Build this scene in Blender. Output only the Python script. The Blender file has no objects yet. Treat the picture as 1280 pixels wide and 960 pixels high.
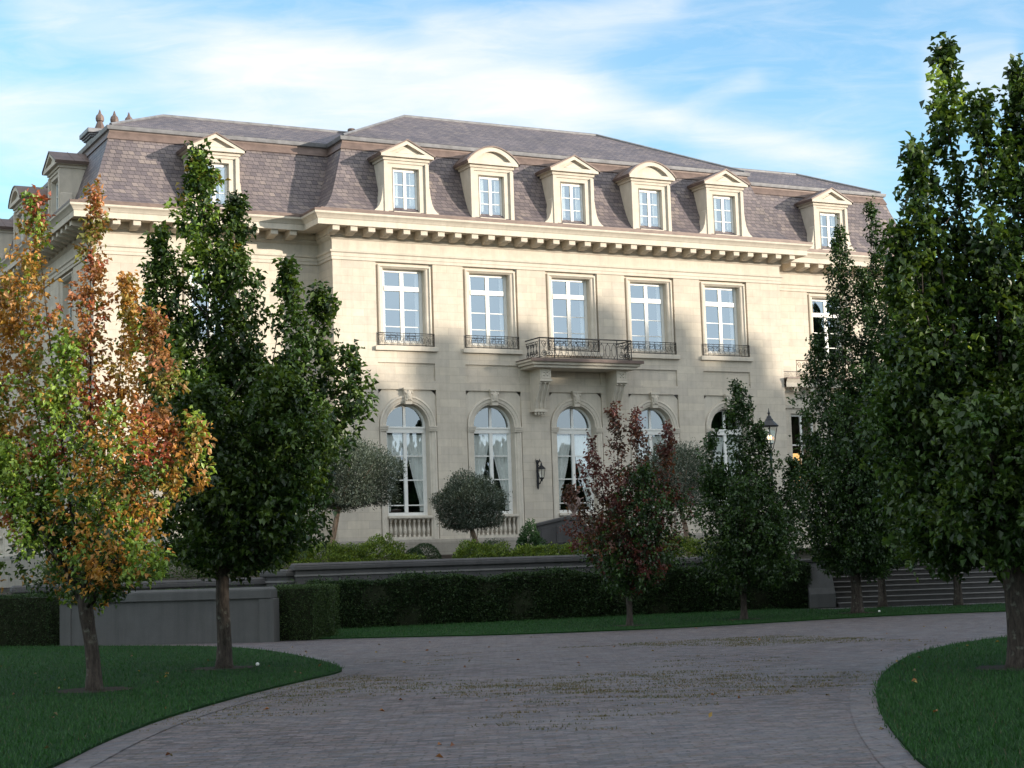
import bpy, math, random
import numpy as np
from mathutils import Vector, Matrix
R = math.radians
random.seed(7)
rng = np.random.default_rng(11)
scene = bpy.context.scene
COL = scene.collection
W = {}                       # world position of each placed parent

# ------------------------------------------------------------------ materials
def nt(name):
    m = bpy.data.materials.new(name); m.use_nodes = True
    t = m.node_tree; t.nodes.clear()
    return m, t, t.nodes, t.links
def socket(N, L, v, sock):
    if isinstance(v, (int, float)): sock.default_value = v
    elif isinstance(v, tuple): sock.default_value = v if len(v) == len(sock.default_value) else tuple(v) + (1,)
    else: L.new(v, sock)
class G:
    """tiny helper to write node graphs"""
    def __init__(s, tree): s.t = tree; s.N = tree.nodes; s.L = tree.links
    def m(s, op, a, b=0.0, c=None, clamp=False):
        n = s.N.new('ShaderNodeMath'); n.operation = op; n.use_clamp = clamp
        socket(s.N, s.L, a, n.inputs[0]); socket(s.N, s.L, b, n.inputs[1])
        if c is not None: socket(s.N, s.L, c, n.inputs[2])
        return n.outputs[0]
    def noise(s, vec, scale, detail=4, rough=.55, dist=0.0):
        n = s.N.new('ShaderNodeTexNoise'); s.L.new(vec, n.inputs['Vector'])
        n.inputs['Scale'].default_value = scale; n.inputs['Detail'].default_value = detail
        n.inputs['Roughness'].default_value = rough; n.inputs['Distortion'].default_value = dist
        return n.outputs['Fac']
    def ramp(s, v, pts):
        n = s.N.new('ShaderNodeValToRGB'); s.L.new(v, n.inputs[0]); e = n.color_ramp.elements
        while len(e) < len(pts): e.new(.5)
        for q, (p, c) in zip(e, pts): q.position = p; q.color = (c, c, c, 1) if isinstance(c, (int, float)) else tuple(c) + (1,)
        return n.outputs[0]
    def mix(s, f, a, b, typ='MIX'):
        n = s.N.new('ShaderNodeMix'); n.data_type = 'RGBA'; n.blend_type = typ
        socket(s.N, s.L, f, n.inputs[0]); socket(s.N, s.L, a, n.inputs[6]); socket(s.N, s.L, b, n.inputs[7])
        return n.outputs[2]
    def obj(s):
        return s.N.new('ShaderNodeTexCoord').outputs['Object']
    def sep(s, v):
        n = s.N.new('ShaderNodeSeparateXYZ'); s.L.new(v, n.inputs[0]); return n.outputs
    def comb(s, x, y, z):
        n = s.N.new('ShaderNodeCombineXYZ')
        for i, v in enumerate((x, y, z)): socket(s.N, s.L, v, n.inputs[i])
        return n.outputs[0]
    def mapping(s, v, loc=(0,0,0), rot=(0,0,0), scale=(1,1,1)):
        n = s.N.new('ShaderNodeMapping'); s.L.new(v, n.inputs[0])
        n.inputs[1].default_value = loc; n.inputs[2].default_value = rot; n.inputs[3].default_value = scale
        return n.outputs[0]
    def bump(s, h, strength=.3, dist=.01, nrm=None):
        n = s.N.new('ShaderNodeBump'); s.L.new(h, n.inputs['Height'])
        n.inputs['Strength'].default_value = strength; n.inputs['Distance'].default_value = dist
        if nrm is not None: s.L.new(nrm, n.inputs['Normal'])
        return n.outputs[0]
    def principled(s, base, rough=.8, spec=.3, metal=0.0, normal=None):
        n = s.N.new('ShaderNodeBsdfPrincipled')
        socket(s.N, s.L, base, n.inputs['Base Color']); socket(s.N, s.L, rough, n.inputs['Roughness'])
        n.inputs['Specular IOR Level'].default_value = spec; n.inputs['Metallic'].default_value = metal
        if normal is not None: s.L.new(normal, n.inputs['Normal'])
        return n
    def out(s, sh, disp=None):
        o = s.N.new('ShaderNodeOutputMaterial'); s.L.new(sh, o.inputs[0])
        return o

def simple(name, c, rough=.6, spec=.3, metal=0., var=.12, scale=6., bump=.0):
    m, t, N, L = nt(name); g = G(t); o = g.obj()
    n = g.noise(o, scale, 5)
    k = g.ramp(n, [(.3, 1 - var), (.7, 1 + var * .6)])
    base = g.mix(1.0, tuple(c), k, 'MULTIPLY')
    nr = g.bump(g.noise(o, scale * 6, 3), bump, .01) if bump else None
    p = g.principled(base, rough, spec, metal, nr); g.out(p.outputs[0]); return m

def stone_mat(name, c, joints=True, dirt=.25, bw=.95, rh=.335):
    m, t, N, L = nt(name); g = G(t); o = g.obj(); x, y, z = g.sep(o)
    v = g.comb(g.m('ADD', x, y), z, 0.0)
    big = g.noise(o, .35, 5, .6); mid = g.noise(o, 2.2, 6, .65); fine = g.noise(o, 38, 4, .7)
    streak = g.noise(g.mapping(o, scale=(3.2, 3.2, .22)), 1.3, 5, .6)
    base = g.mix(1.0, tuple(c), g.ramp(mid, [(.25, .84), (.75, 1.08)]), 'MULTIPLY')
    base = g.mix(g.ramp(big, [(.35, 0), (.75, dirt)]), base, (c[0]*.78, c[1]*.74, c[2]*.66))
    base = g.mix(g.ramp(streak, [(.47, 0), (.68, dirt)]), base, (c[0]*.62, c[1]*.62, c[2]*.62))
    base = g.mix(1.0, base, g.ramp(fine, [(.3, .92), (.7, 1.05)]), 'MULTIPLY')
    h = fine
    if joints:
        b = N.new('ShaderNodeTexBrick'); L.new(v, b.inputs['Vector'])
        b.inputs['Scale'].default_value = 1; b.inputs['Brick Width'].default_value = bw; b.inputs['Row Height'].default_value = rh
        b.inputs['Mortar Size'].default_value = .007; b.inputs['Mortar Smooth'].default_value = .4; b.inputs['Bias'].default_value = 0
        b.inputs['Color1'].default_value = (.925, .92, .92, 1); b.inputs['Color2'].default_value = (1.06, 1.05, 1.02, 1); b.inputs['Mortar'].default_value = (.78, .76, .72, 1)
        base = g.mix(1.0, base, b.outputs['Color'], 'MULTIPLY')
        h = g.m('SUBTRACT', g.m('MULTIPLY', fine, .25), b.outputs['Fac'])
    p = g.principled(base, .85, .2, 0, g.bump(h, .35, .012)); g.out(p.outputs[0]); return m

def slate_mat(name, diag=False):
    m, t, N, L = nt(name); g = G(t); o = g.obj(); x, y, z = g.sep(o)
    if diag: v = g.comb(g.m('ADD', x, g.m('MULTIPLY', y, .0)), g.m('MULTIPLY', g.m('ADD', z, g.m('MULTIPLY', y, .25)), 1.6), 0.0)
    else: v = g.comb(g.m('ADD', x, y), z, 0.0)
    def brick(c1, c2, mo, bias=0., off=.5):
        b = N.new('ShaderNodeTexBrick'); L.new(v, b.inputs['Vector']); b.inputs['Scale'].default_value = 1
        b.offset = off; b.offset_frequency = 2
        b.inputs['Brick Width'].default_value = .25; b.inputs['Row Height'].default_value = .175
        b.inputs['Mortar Size'].default_value = .011; b.inputs['Mortar Smooth'].default_value = .25; b.inputs['Bias'].default_value = bias
        b.inputs['Color1'].default_value = c1 + (1,); b.inputs['Color2'].default_value = c2 + (1,); b.inputs['Mortar'].default_value = mo + (1,)
        return b
    b1 = brick((.105, .087, .095), (.19, .155, .15), (.05, .042, .046))
    b2 = brick((0, 0, 0), (1, 1, 1), (0, 0, 0), -.62)
    base = g.mix(g.m('MULTIPLY', b2.outputs['Fac'], 0.0), b1.outputs['Color'], (.3, .25, .2))
    tan = g.sep(b2.outputs['Color'])[0]
    patch = g.ramp(g.noise(o, .9, 4), [(.45, .1), (.62, 1)])
    base = g.mix(g.m('MULTIPLY', g.m('MULTIPLY', tan, patch), .8), base, (.3, .245, .19))
    base = g.mix(1.0, base, g.ramp(g.noise(o, .5, 5, .6), [(.3, .78), (.7, 1.15)]), 'MULTIPLY')
    base = g.mix(1.0, base, g.ramp(g.noise(o, 22, 4, .7), [(.3, .85), (.7, 1.12)]), 'MULTIPLY')
    # each course leans out over the one below
    row = g.m('FRACT', g.m('DIVIDE', g.sep(v)[1], .175))
    h = g.m('ADD', g.m('MULTIPLY', g.m('SUBTRACT', 1.0, row), 1.0), g.m('MULTIPLY', b1.outputs['Fac'], -.8))
    h = g.m('ADD', h, g.m('MULTIPLY', g.noise(o, 12, 4), .5))
    p = g.principled(base, .55, .4, 0, g.bump(h, .6, .02)); g.out(p.outputs[0]); return m

def leaf_mat(name, rough=.42, trans=.3, spec=.5):
    m, t, N, L = nt(name); g = G(t)
    a = N.new('ShaderNodeAttribute'); a.attribute_name = 'tint'
    p = g.principled(a.outputs['Color'], rough, spec)
    tr = N.new('ShaderNodeBsdfTranslucent')
    L.new(g.mix(1.0, a.outputs['Color'], (1.5, 1.35, .6), 'MULTIPLY'), tr.inputs[0])
    mx = N.new('ShaderNodeMixShader'); mx.inputs[0].default_value = trans
    L.new(p.outputs[0], mx.inputs[1]); L.new(tr.outputs[0], mx.inputs[2]); g.out(mx.outputs[0]); return m

def bark_mat(name, c):
    m, t, N, L = nt(name); g = G(t); o = g.obj()
    n = g.noise(g.mapping(o, scale=(9, 9, 2.2)), 2.4, 6, .7, .4)
    base = g.mix(g.ramp(n, [(.35, 0), (.65, 1)]), (c[0]*.45, c[1]*.45, c[2]*.45), (c[0]*1.35, c[1]*1.3, c[2]*1.25))
    lich = g.ramp(g.noise(o, 7, 5, .6), [(.58, 0), (.7, .45)])
    base = g.mix(lich, base, (.22, .23, .19))
    p = g.principled(base, .9, .15, 0, g.bump(n, .9, .03)); g.out(p.outputs[0]); return m

def glass_mat(name, refl, tint=(.86, .92, .92)):
    m, t, N, L = nt(name); g = G(t); o = g.obj()
    nr = g.bump(g.noise(g.mapping(o, scale=(1, 1, .6)), 1.6, 2), .05, .06)
    gl = N.new('ShaderNodeBsdfGlossy'); gl.inputs['Roughness'].default_value = .015; gl.inputs[0].default_value = tint + (1,)
    L.new(nr, gl.inputs['Normal'])
    tr = N.new('ShaderNodeBsdfTransparent'); tr.inputs[0].default_value = (.95, .97, .96, 1)
    mx = N.new('ShaderNodeMixShader'); mx.inputs[0].default_value = refl
    L.new(tr.outputs[0], mx.inputs[1]); L.new(gl.outputs[0], mx.inputs[2]); g.out(mx.outputs[0]); return m

def paver_mat(name, ang, bw=.21, rh=.105, band=False):
    m, t, N, L = nt(name); g = G(t); o = g.obj()
    warp = g.mix(.035, o, g.N.new('ShaderNodeTexNoise').outputs['Color'], 'ADD') if False else o
    w = N.new('ShaderNodeTexNoise'); L.new(o, w.inputs['Vector']); w.inputs['Scale'].default_value = 2.2; w.inputs['Detail'].default_value = 3
    va = N.new('ShaderNodeVectorMath'); va.operation = 'SCALE'; L.new(w.outputs['Color'], va.inputs[0]); va.inputs['Scale'].default_value = .13
    vb = N.new('ShaderNodeVectorMath'); vb.operation = 'ADD'; L.new(o, vb.inputs[0]); L.new(va.outputs[0], vb.inputs[1])
    v = g.mapping(vb.outputs[0], rot=(0, 0, ang))
    def brick(c1, c2, mo, bias=0.):
        b = N.new('ShaderNodeTexBrick'); L.new(v, b.inputs['Vector']); b.inputs['Scale'].default_value = 1
        b.inputs['Brick Width'].default_value = bw; b.inputs['Row Height'].default_value = rh
        b.inputs['Mortar Size'].default_value = .012; b.inputs['Mortar Smooth'].default_value = .35; b.inputs['Bias'].default_value = bias
        b.inputs['Color1'].default_value = c1 + (1,); b.inputs['Color2'].default_value = c2 + (1,); b.inputs['Mortar'].default_value = mo + (1,)
        return b
    if band: b = brick((.1, .088, .088), (.165, .148, .148), (.03, .026, .02))
    else: b = brick((.055, .044, .044), (.215, .175, .175), (.024, .02, .015))
    fade = g.ramp(g.noise(o, 1.7, 5, .75), [(.4, .25), (.62, 1)])
    base = g.mix(g.m('MULTIPLY', b.outputs['Fac'], g.m('SUBTRACT', 1.0, fade)), b.outputs['Color'], (.13, .112, .11))
    spots = g.ramp(g.noise(g.mapping(o, rot=(0, 0, ang), scale=(2.6, 7, 1)), 2.1, 4, .7), [(.54, 0), (.62, .8)])
    base = g.mix(spots, base, (.03, .028, .022))
    base = g.mix(g.ramp(g.noise(o, 3.2, 4, .7), [(.55, 0), (.7, .45)]), base, (.17, .11, .09))
    base = g.mix(g.ramp(g.noise(o, .28, 4, .6), [(.35, 0), (.7, .5)]), base, (.19, .18, .185))
    # moss and dead leaves that live in the joints
    mo = g.m('MULTIPLY', g.ramp(g.noise(o, 1.1, 5, .7), [(.44, .15), (.6, 1)]), g.ramp(g.noise(g.mapping(o, rot=(0, 0, ang), scale=(3, 9, 1)), 1.5, 4, .8), [(.5, 0), (.58, 1)]))
    mo = g.m('MULTIPLY', mo, g.m('ADD', .45, b.outputs['Fac']), clamp=True)
    base = g.mix(mo, base, g.mix(g.noise(o, 5, 2), (.07, .06, .02), (.14, .09, .05)))
    an = g.mapping(o, rot=(0, 0, ang), scale=(1.6, 5.5, 1))
    base = g.mix(g.ramp(g.noise(an, 1.3, 4, .75), [(.42, 0), (.6, .5)]), base, (.085, .1, .13))
    base = g.mix(g.ramp(g.noise(an, 1.9, 4, .75), [(.52, 0), (.66, .55)]), base, (.17, .1, .095))
    base = g.mix(1.0, base, g.ramp(g.noise(an, 3.4, 5, .85), [(.3, .55), (.68, 1.3)]), 'MULTIPLY')
    base = g.mix(1.0, base, g.ramp(g.noise(o, 30, 4, .8), [(.25, .78), (.75, 1.15)]), 'MULTIPLY')
    h = g.m('ADD', g.m('MULTIPLY', b.outputs['Fac'], -1.0), g.m('MULTIPLY', g.noise(an, 4, 4, .7), 1.6))
    p = g.principled(base, g.ramp(g.noise(o, 3, 3), [(.3, .55), (.7, .85)]), .3, 0, g.bump(h, 1.0, .035)); g.out(p.outputs[0]); return m

M = {}
LS = (.57, .51, .43)
M['wall'] = stone_mat('limestone_ashlar', LS, True, .27)
M['trim'] = stone_mat('limestone_trim', (.60, .54, .455), False, .27)
M['base'] = stone_mat('grey_plinth_stone', (.30, .275, .24), True, .5)
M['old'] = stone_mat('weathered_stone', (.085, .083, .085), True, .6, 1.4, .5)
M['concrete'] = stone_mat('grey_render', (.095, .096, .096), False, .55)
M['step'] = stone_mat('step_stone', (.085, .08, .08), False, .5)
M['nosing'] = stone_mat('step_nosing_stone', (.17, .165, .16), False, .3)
M['slate'] = slate_mat('slate'); M['slate2'] = slate_mat('upper_slate', True)
M['copper'] = simple('weathered_copper', (.15, .105, .088), .55, .4, .15, .3, 2.5, .2)
M['lead'] = simple('lead_sheet', (.2, .2, .21), .5, .4, .2, .3, 3, .2)
M['white'] = simple('white_painted_wood', (.72, .71, .67), .45, .4, 0, .06)
M['iron'] = simple('black_iron', (.022, .023, .026), .45, .5, .4, .2, 20)
M['glass'] = glass_mat('sky_lit_glass', .55, (.66, .8, .9)); M['glass2'] = glass_mat('lower_glass', .34, (.72, .84, .9)); M['lglass'] = glass_mat('lantern_glass', .12, (1, 1, 1))
M['curtain'] = simple('white_sheer_curtain', (.9, .9, .87), .9, .1, 0, .08, 3)
M['room'] = simple('dark_room', (.035, .026, .02), .9, .1, 0, .6, 1.2)
M['shade'] = simple('wooden_blind', (.5, .3, .12), .7, .2, 0, .2, 3)
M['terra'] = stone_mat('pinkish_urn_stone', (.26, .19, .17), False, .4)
M['soil'] = simple('soil', (.03, .023, .017), .95, .1, 0, .4, 3, .5)
M['bark'] = bark_mat('pear_bark', (.06, .05, .043)); M['olivebark'] = bark_mat('olive_bark', (.26, .19, .14))
M['leaf'] = leaf_mat('leaf'); M['dull'] = leaf_mat('hedge_leaf', .6, .15, .3); M['olive'] = leaf_mat('olive_leaf', .55, .12, .35)
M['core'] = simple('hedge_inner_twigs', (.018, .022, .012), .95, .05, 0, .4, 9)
M['drive'] = paver_mat('cobble_pavers', R(27)); M['band'] = paver_mat('edge_pavers', R(27), .42, .3, True)
M['rust'] = simple('brown_iron', (.1, .065, .045), .8, .2)
M['green'] = simple('green_painted_iron', (.03, .05, .04), .5, .4, .2)
def lawn_mat():
    m, t, N, L = nt('lawn_turf'); g = G(t); o = g.obj()
    base = g.mix(g.ramp(g.noise(o, 1.2, 5, .6), [(.3, 0), (.7, 1)]), (.006, .03, .005), (.013, .05, .008))
    base = g.mix(1.0, base, g.ramp(g.noise(o, 60, 3, .8), [(.25, .5), (.75, 1.3)]), 'MULTIPLY')
    p = g.principled(base, .9, .1, 0, g.bump(g.noise(o, 70, 3, .8), 1.0, .03)); g.out(p.outputs[0]); return m
M['lawn'] = lawn_mat()
def emit_mat(name, c, s):
    m, t, N, L = nt(name); g = G(t); e = N.new('ShaderNodeEmission'); e.inputs[0].default_value = c + (1,); e.inputs[1].default_value = s
    g.out(e.outputs[0]); return m
M['flame'] = emit_mat('lamp_glow', (1, .55, .28), 2.2)

# ------------------------------------------------------------------ object helpers
def tag(o, label=None, cat=None, group=None, kind=None):
    if label: o['label'] = label
    if cat: o['category'] = cat
    if group: o['group'] = group
    if kind: o['kind'] = kind
    return o
def thing(name, loc, label, cat, group=None, rz=0):
    o = bpy.data.objects.new(name, None); COL.objects.link(o); o.location = loc; o.rotation_euler = (0, 0, rz)
    o.empty_display_size = .3; W[o.name] = Vector(loc); return tag(o, label, cat, group)
class MB:
    def __init__(s): s.v = []; s.f = []; s.mi = []
    def p(s, *c): s.v.append(c); return len(s.v) - 1
    def face(s, pts, m=0):
        i = len(s.v); s.v += [tuple(q) for q in pts]; s.f.append(tuple(range(i, i + len(pts)))); s.mi.append(m)
    def box(s, x0, x1, y0, y1, z0, z1, m=0, top=0.0):
        i = len(s.v); t = top
        s.v += [(x0,y0,z0),(x1,y0,z0),(x1,y1,z0),(x0,y1,z0),(x0+t,y0+t,z1),(x1-t,y0+t,z1),(x1-t,y1-t,z1),(x0+t,y1-t,z1)]
        for q in ((0,3,2,1),(4,5,6,7),(0,1,5,4),(1,2,6,5),(2,3,7,6),(3,0,4,7)): s.f.append(tuple(i+k for k in q)); s.mi.append(m)
    def obox(s, c, ux, w, d, z0, z1, m=0, ch=0.0):
        """box centred at c (x,y), width w along direction ux, depth d"""
        ux = Vector((ux[0], ux[1], 0)).normalized(); uy = Vector((-ux.y, ux.x, 0)); i = len(s.v)
        for z, k in ((z0, 0), (z1, ch)):
            for a, b in ((-1,-1),(1,-1),(1,1),(-1,1)):
                q = Vector((c[0], c[1], z)) + ux*a*(w/2-k) + uy*b*(d/2-k); s.v.append(tuple(q))
        for q in ((0,3,2,1),(4,5,6,7),(0,1,5,4),(1,2,6,5),(2,3,7,6),(3,0,4,7)): s.f.append(tuple(i+k for k in q)); s.mi.append(m)
    def tube(s, pts, rad, n=8, m=0, cap=True):
        pts = [Vector(q) for q in pts]; k = len(pts)
        rad = rad if hasattr(rad, '__len__') else [rad]*k
        base = len(s.v); up = Vector((.13, .31, 1)).normalized()
        for j, q in enumerate(pts):
            d = (pts[min(j+1, k-1)] - pts[max(j-1, 0)]).normalized()
            a = d.cross(up)
            if a.length < .05: a = d.cross(Vector((1, 0, 0)))
            a.normalize(); b = d.cross(a)
            for i in range(n):
                t = 2*math.pi*i/n; s.v.append(tuple(q + (a*math.cos(t) + b*math.sin(t))*rad[j]))
        for j in range(k-1):
            for i in range(n):
                s.f.append((base+j*n+i, base+j*n+(i+1)%n, base+(j+1)*n+(i+1)%n, base+(j+1)*n+i)); s.mi.append(m)
        if cap:
            s.f.append(tuple(base+i for i in range(n))[::-1]); s.mi.append(m)
            s.f.append(tuple(base+(k-1)*n+i for i in range(n))); s.mi.append(m)
    def lathe(s, c, prof, n=12, m=0, sq=False):
        base = len(s.v)
        for r, z in prof:
            for i in range(n):
                t = 2*math.pi*(i + (.5 if sq else 0))/n; s.v.append((c[0]+r*math.cos(t), c[1]+r*math.sin(t), c[2]+z))
        for j in range(len(prof)-1):
            for i in range(n):
                s.f.append((base+j*n+i, base+j*n+(i+1)%n, base+(j+1)*n+(i+1)%n, base+(j+1)*n+i)); s.mi.append(m)
        s.f.append(tuple(base+i for i in range(n))[::-1]); s.mi.append(m)
        s.f.append(tuple(base+(len(prof)-1)*n+i for i in range(n))); s.mi.append(m)
    def extr(s, poly, y0, y1, m=0):
        """polygon in (x,z) extruded from y0 to y1"""
        n = len(poly); i = len(s.v)
        for y in (y0, y1): s.v += [(x, y, z) for x, z in poly]
        s.f.append(tuple(range(i, i+n))); s.mi.append(m); s.f.append(tuple(range(i+n, i+2*n))[::-1]); s.mi.append(m)
        for k in range(n): s.f.append((i+k, i+n+k, i+n+(k+1)%n, i+(k+1)%n)); s.mi.append(m)
    def xform(s, mat, start=0):
        for k in range(start, len(s.v)): s.v[k] = tuple(mat @ Vector(s.v[k]))
    def build(s, name, mats, parent=None, wloc=None, smooth=False, bevel=0.0, rz=0.0):
        """vertices are relative to wloc (world) when given, else world coordinates relative to the parent"""
        me = bpy.data.meshes.new(name); base = Vector((0,0,0))
        if parent is not None and wloc is None: base = W[parent.name]
        me.from_pydata([tuple(Vector(q) - base) for q in s.v], [], s.f)
        mats = mats if isinstance(mats, (list, tuple)) else [mats]
        for q in mats: me.materials.append(q)
        me.polygons.foreach_set('material_index', s.mi)
        if smooth: me.polygons.foreach_set('use_smooth', [True]*len(me.polygons))
        me.update()
        o = bpy.data.objects.new(name, me); COL.objects.link(o); o.rotation_euler = (0, 0, rz)
        if parent is not None:
            o.parent = parent
            if wloc is not None: o.location = Vector(wloc) - W[parent.name]; W[o.name] = Vector(wloc)
            else: W[o.name] = W[parent.name].copy()
        elif wloc is not None: o.location = wloc; W[o.name] = Vector(wloc)
        if bevel:
            b = o.modifiers.new('bevel', 'BEVEL'); b.width = bevel; b.segments = 2; b.limit_method = 'ANGLE'; b.angle_limit = R(40)
        return o
def copy_tree(o, parent=None, loc=None, rz=None, scale=None):
    c = o.copy(); COL.objects.link(c)
    if parent is not None: c.parent = parent
    if loc is not None: c.location = loc
    if rz is not None: c.rotation_euler = (0, 0, rz)
    if scale is not None: c.scale = scale
    for ch in list(o.children): copy_tree(ch, c)
    return c

# ------------------------------------------------------------------ the ground
def sheet(name, pts, z, mat, edge=0.0, label=None):
    mb = MB(); n = len(pts)
    mb.face([(x, y, z) for x, y in pts])
    if edge:
        for i in range(n):
            a, b = pts[i], pts[(i+1) % n]
            mb.face([(a[0], a[1], z), (a[0], a[1], z-edge), (b[0], b[1], z-edge), (b[0], b[1], z)])
    o = mb.build(name, mat); o['kind'] = 'structure'; return o
sheet('ground', [(-400, -400), (400, -400), (400, 400), (-400, 400)], -.03, M['soil'])
sheet('driveway', [(-60, -95), (40, -95), (40, -14), (-60, -14)], 0, M['drive'])
def smoothpoly(pts, closed=True, k=6):
    out = []; n = len(pts)
    for i in range(n if closed else n-1):
        p0, p1, p2, p3 = [Vector(pts[(i+d) % n] if closed else pts[min(max(i+d, 0), n-1)]) for d in (-1, 0, 1, 2)]
        for j in range(k):
            t = j/k
            out.append(tuple(.5*((2*p1)+(-p0+p2)*t+(2*p0-5*p1+4*p2-p3)*t*t+(-p0+3*p1-3*p2+p3)*t**3)))
    if not closed: out.append(tuple(pts[-1]))
    return out
left_edge = smoothpoly([(-29.5,-57.6),(-27.3,-53.2),(-25.57,-49.9),(-24.61,-47.93),(-23.49,-45.9),(-22.26,-44.03),(-21.06,-42.35),(-19.74,-40.67),(-18.98,-39.71),(-18.6,-39.0),(-18.24,-37.83),(-17.86,-36.11),(-17.3,-32.45),(-17.17,-29.61),(-17.49,-27.79),(-18.3,-26.0)], False)
L_LAWN = left_edge + [(-20.7,-21.9), (-30,-14.5), (-58,-30), (-58,-70), (-33,-62)]
right_edge = smoothpoly([(-23.2,-60.5),(-21.9,-57.7),(-20.34,-54.9),(-19.41,-53.49),(-18.28,-51.9),(-17.12,-50.36),(-15.91,-48.85),(-14.54,-47.26),(-12.91,-45.56),(-10.98,-43.76),(-8.88,-42.3),(-6.9,-41.4),(-4.2,-41.0),(2,-41.0),(14,-44)], False)
R_LAWN = right_edge + [(25,-60), (10,-80), (-20,-75)]
back_edge = smoothpoly([(-15.1,-26.35),(-12.9,-28.2),(-10.85,-29.87),(-6.85,-31.0),(-.91,-30.72),(2.6,-31.8),(9,-34.5),(16,-38)], False)
B_LAWN = back_edge + [(20,-34), (9.5,-28.3), (7.5,-27.6), (1.8,-25.2), (1.2,-22.4), (-14.2,-20.8)]
def lawn(poly, name):
    return sheet(name, poly, .035, M['lawn'], .05)
lawn(L_LAWN, 'lawn'); lawn(R_LAWN, 'lawn'); lawn(B_LAWN, 'lawn')
def band(line, w0, w1, name, z=.006):
    mb = MB(); prev = None
    for i, q in enumerate(line):
        a = Vector(line[max(i-1, 0)]); b = Vector(line[min(i+1, len(line)-1)]); d = (b-a).normalized(); nrm = Vector((-d.y, d.x))
        cur = (Vector(q)+nrm*w0, Vector(q)+nrm*w1)
        if prev: mb.face([(prev[0].x, prev[0].y, z), (cur[0].x, cur[0].y, z), (cur[1].x, cur[1].y, z), (prev[1].x, prev[1].y, z)])
        prev = cur
    o = mb.build(name, M['band']); o['kind'] = 'structure'; return o
band(right_edge, -.02, .29, 'kerb_strip'); band(left_edge, .0, -.33, 'kerb_strip'); band(back_edge, .0, -.3, 'kerb_strip')

def inpoly(pts, poly):
    x, y = pts[:, 0], pts[:, 1]; ins = np.zeros(len(pts), bool); n = len(poly)
    for i in range(n):
        x1, y1 = poly[i][:2]; x2, y2 = poly[(i+1) % n][:2]
        c = ((y1 > y) != (y2 > y)); xi = (x2-x1)*(y-y1)/((y2-y1) or 1e-9)+x1; ins ^= c & (x < xi)
    return ins
def fast_mesh(name, V, F, mats, tint=None, parent=None, wloc=None, midx=None):
    me = bpy.data.meshes.new(name); k = F.shape[1]
    me.vertices.add(len(V)); me.vertices.foreach_set('co', V.astype(np.float32).ravel())
    me.loops.add(F.size); me.loops.foreach_set('vertex_index', F.astype(np.int32).ravel())
    me.polygons.add(len(F)); me.polygons.foreach_set('loop_start', np.arange(0, F.size, k, dtype=np.int32))
    me.polygons.foreach_set('loop_total', np.full(len(F), k, dtype=np.int32))
    for m in mats: me.materials.append(m)
    if midx is not None: me.polygons.foreach_set('material_index', midx.astype(np.int32))
    me.update(calc_edges=True)
    if tint is not None:
        a = me.color_attributes.new('tint', 'FLOAT_COLOR', 'POINT')
        a.data.foreach_set('color', np.concatenate([tint, np.ones((len(tint), 1))], 1).astype(np.float32).ravel())
    o = bpy.data.objects.new(name, me); COL.objects.link(o)
    if parent is not None:
        o.parent = parent
        if wloc is not None: o.location = Vector(wloc) - W[parent.name]
        W[o.name] = W[parent.name].copy()
    return o
def unit(a): return a/np.maximum(np.linalg.norm(a, axis=1, keepdims=True), 1e-6)
def leaves(P, D, size, colr, ratio=.62, fold=.22):
    """P base points, D leaf directions, size lengths, colr rgb per leaf -> verts, faces, tint"""
    n = len(P); D = unit(D); up = np.tile([0., 0., 1.], (n, 1)) + rng.normal(0, .45, (n, 3))
    S = unit(np.cross(D, up)); Nn = unit(np.cross(S, D)); size = np.asarray(size).reshape(-1, 1)
    tip = P + D*size - Nn*size*.18; mid = P + D*size*.45
    l = mid + S*size*ratio*.5 + Nn*size*fold; r = mid - S*size*ratio*.5 + Nn*size*fold
    V = np.stack([P, r, tip, l], 1).reshape(-1, 3); i = np.arange(n)*4
    F = np.concatenate([np.stack([i, i+1, i+2], 1), np.stack([i, i+2, i+3], 1)])
    return V, F, np.repeat(colr, 4, axis=0)

PITS = [(-22.89,-40.46,.55),(-19.87,-36.92,.55),(-7.21,-29.0,.45),(-3.76,-28.83,.45),(-.02,-28.62,.55),(3.55,-25.3,.45),(4.92,-26.94,.45),(-12.47,-47.56,.6)]
for tx, ty, tr_ in PITS:      # bare soil round each trunk
    mb = MB(); mb.face([(tx+tr_*(1+.12*math.sin(k*2.3+tx))*math.cos(k*math.pi/12), ty+tr_*(1+.12*math.sin(k*1.7+ty))*math.sin(k*math.pi/12), .041) for k in range(24)])
    o = mb.build('soil_ring', M['soil']); o['kind'] = 'structure'
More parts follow.
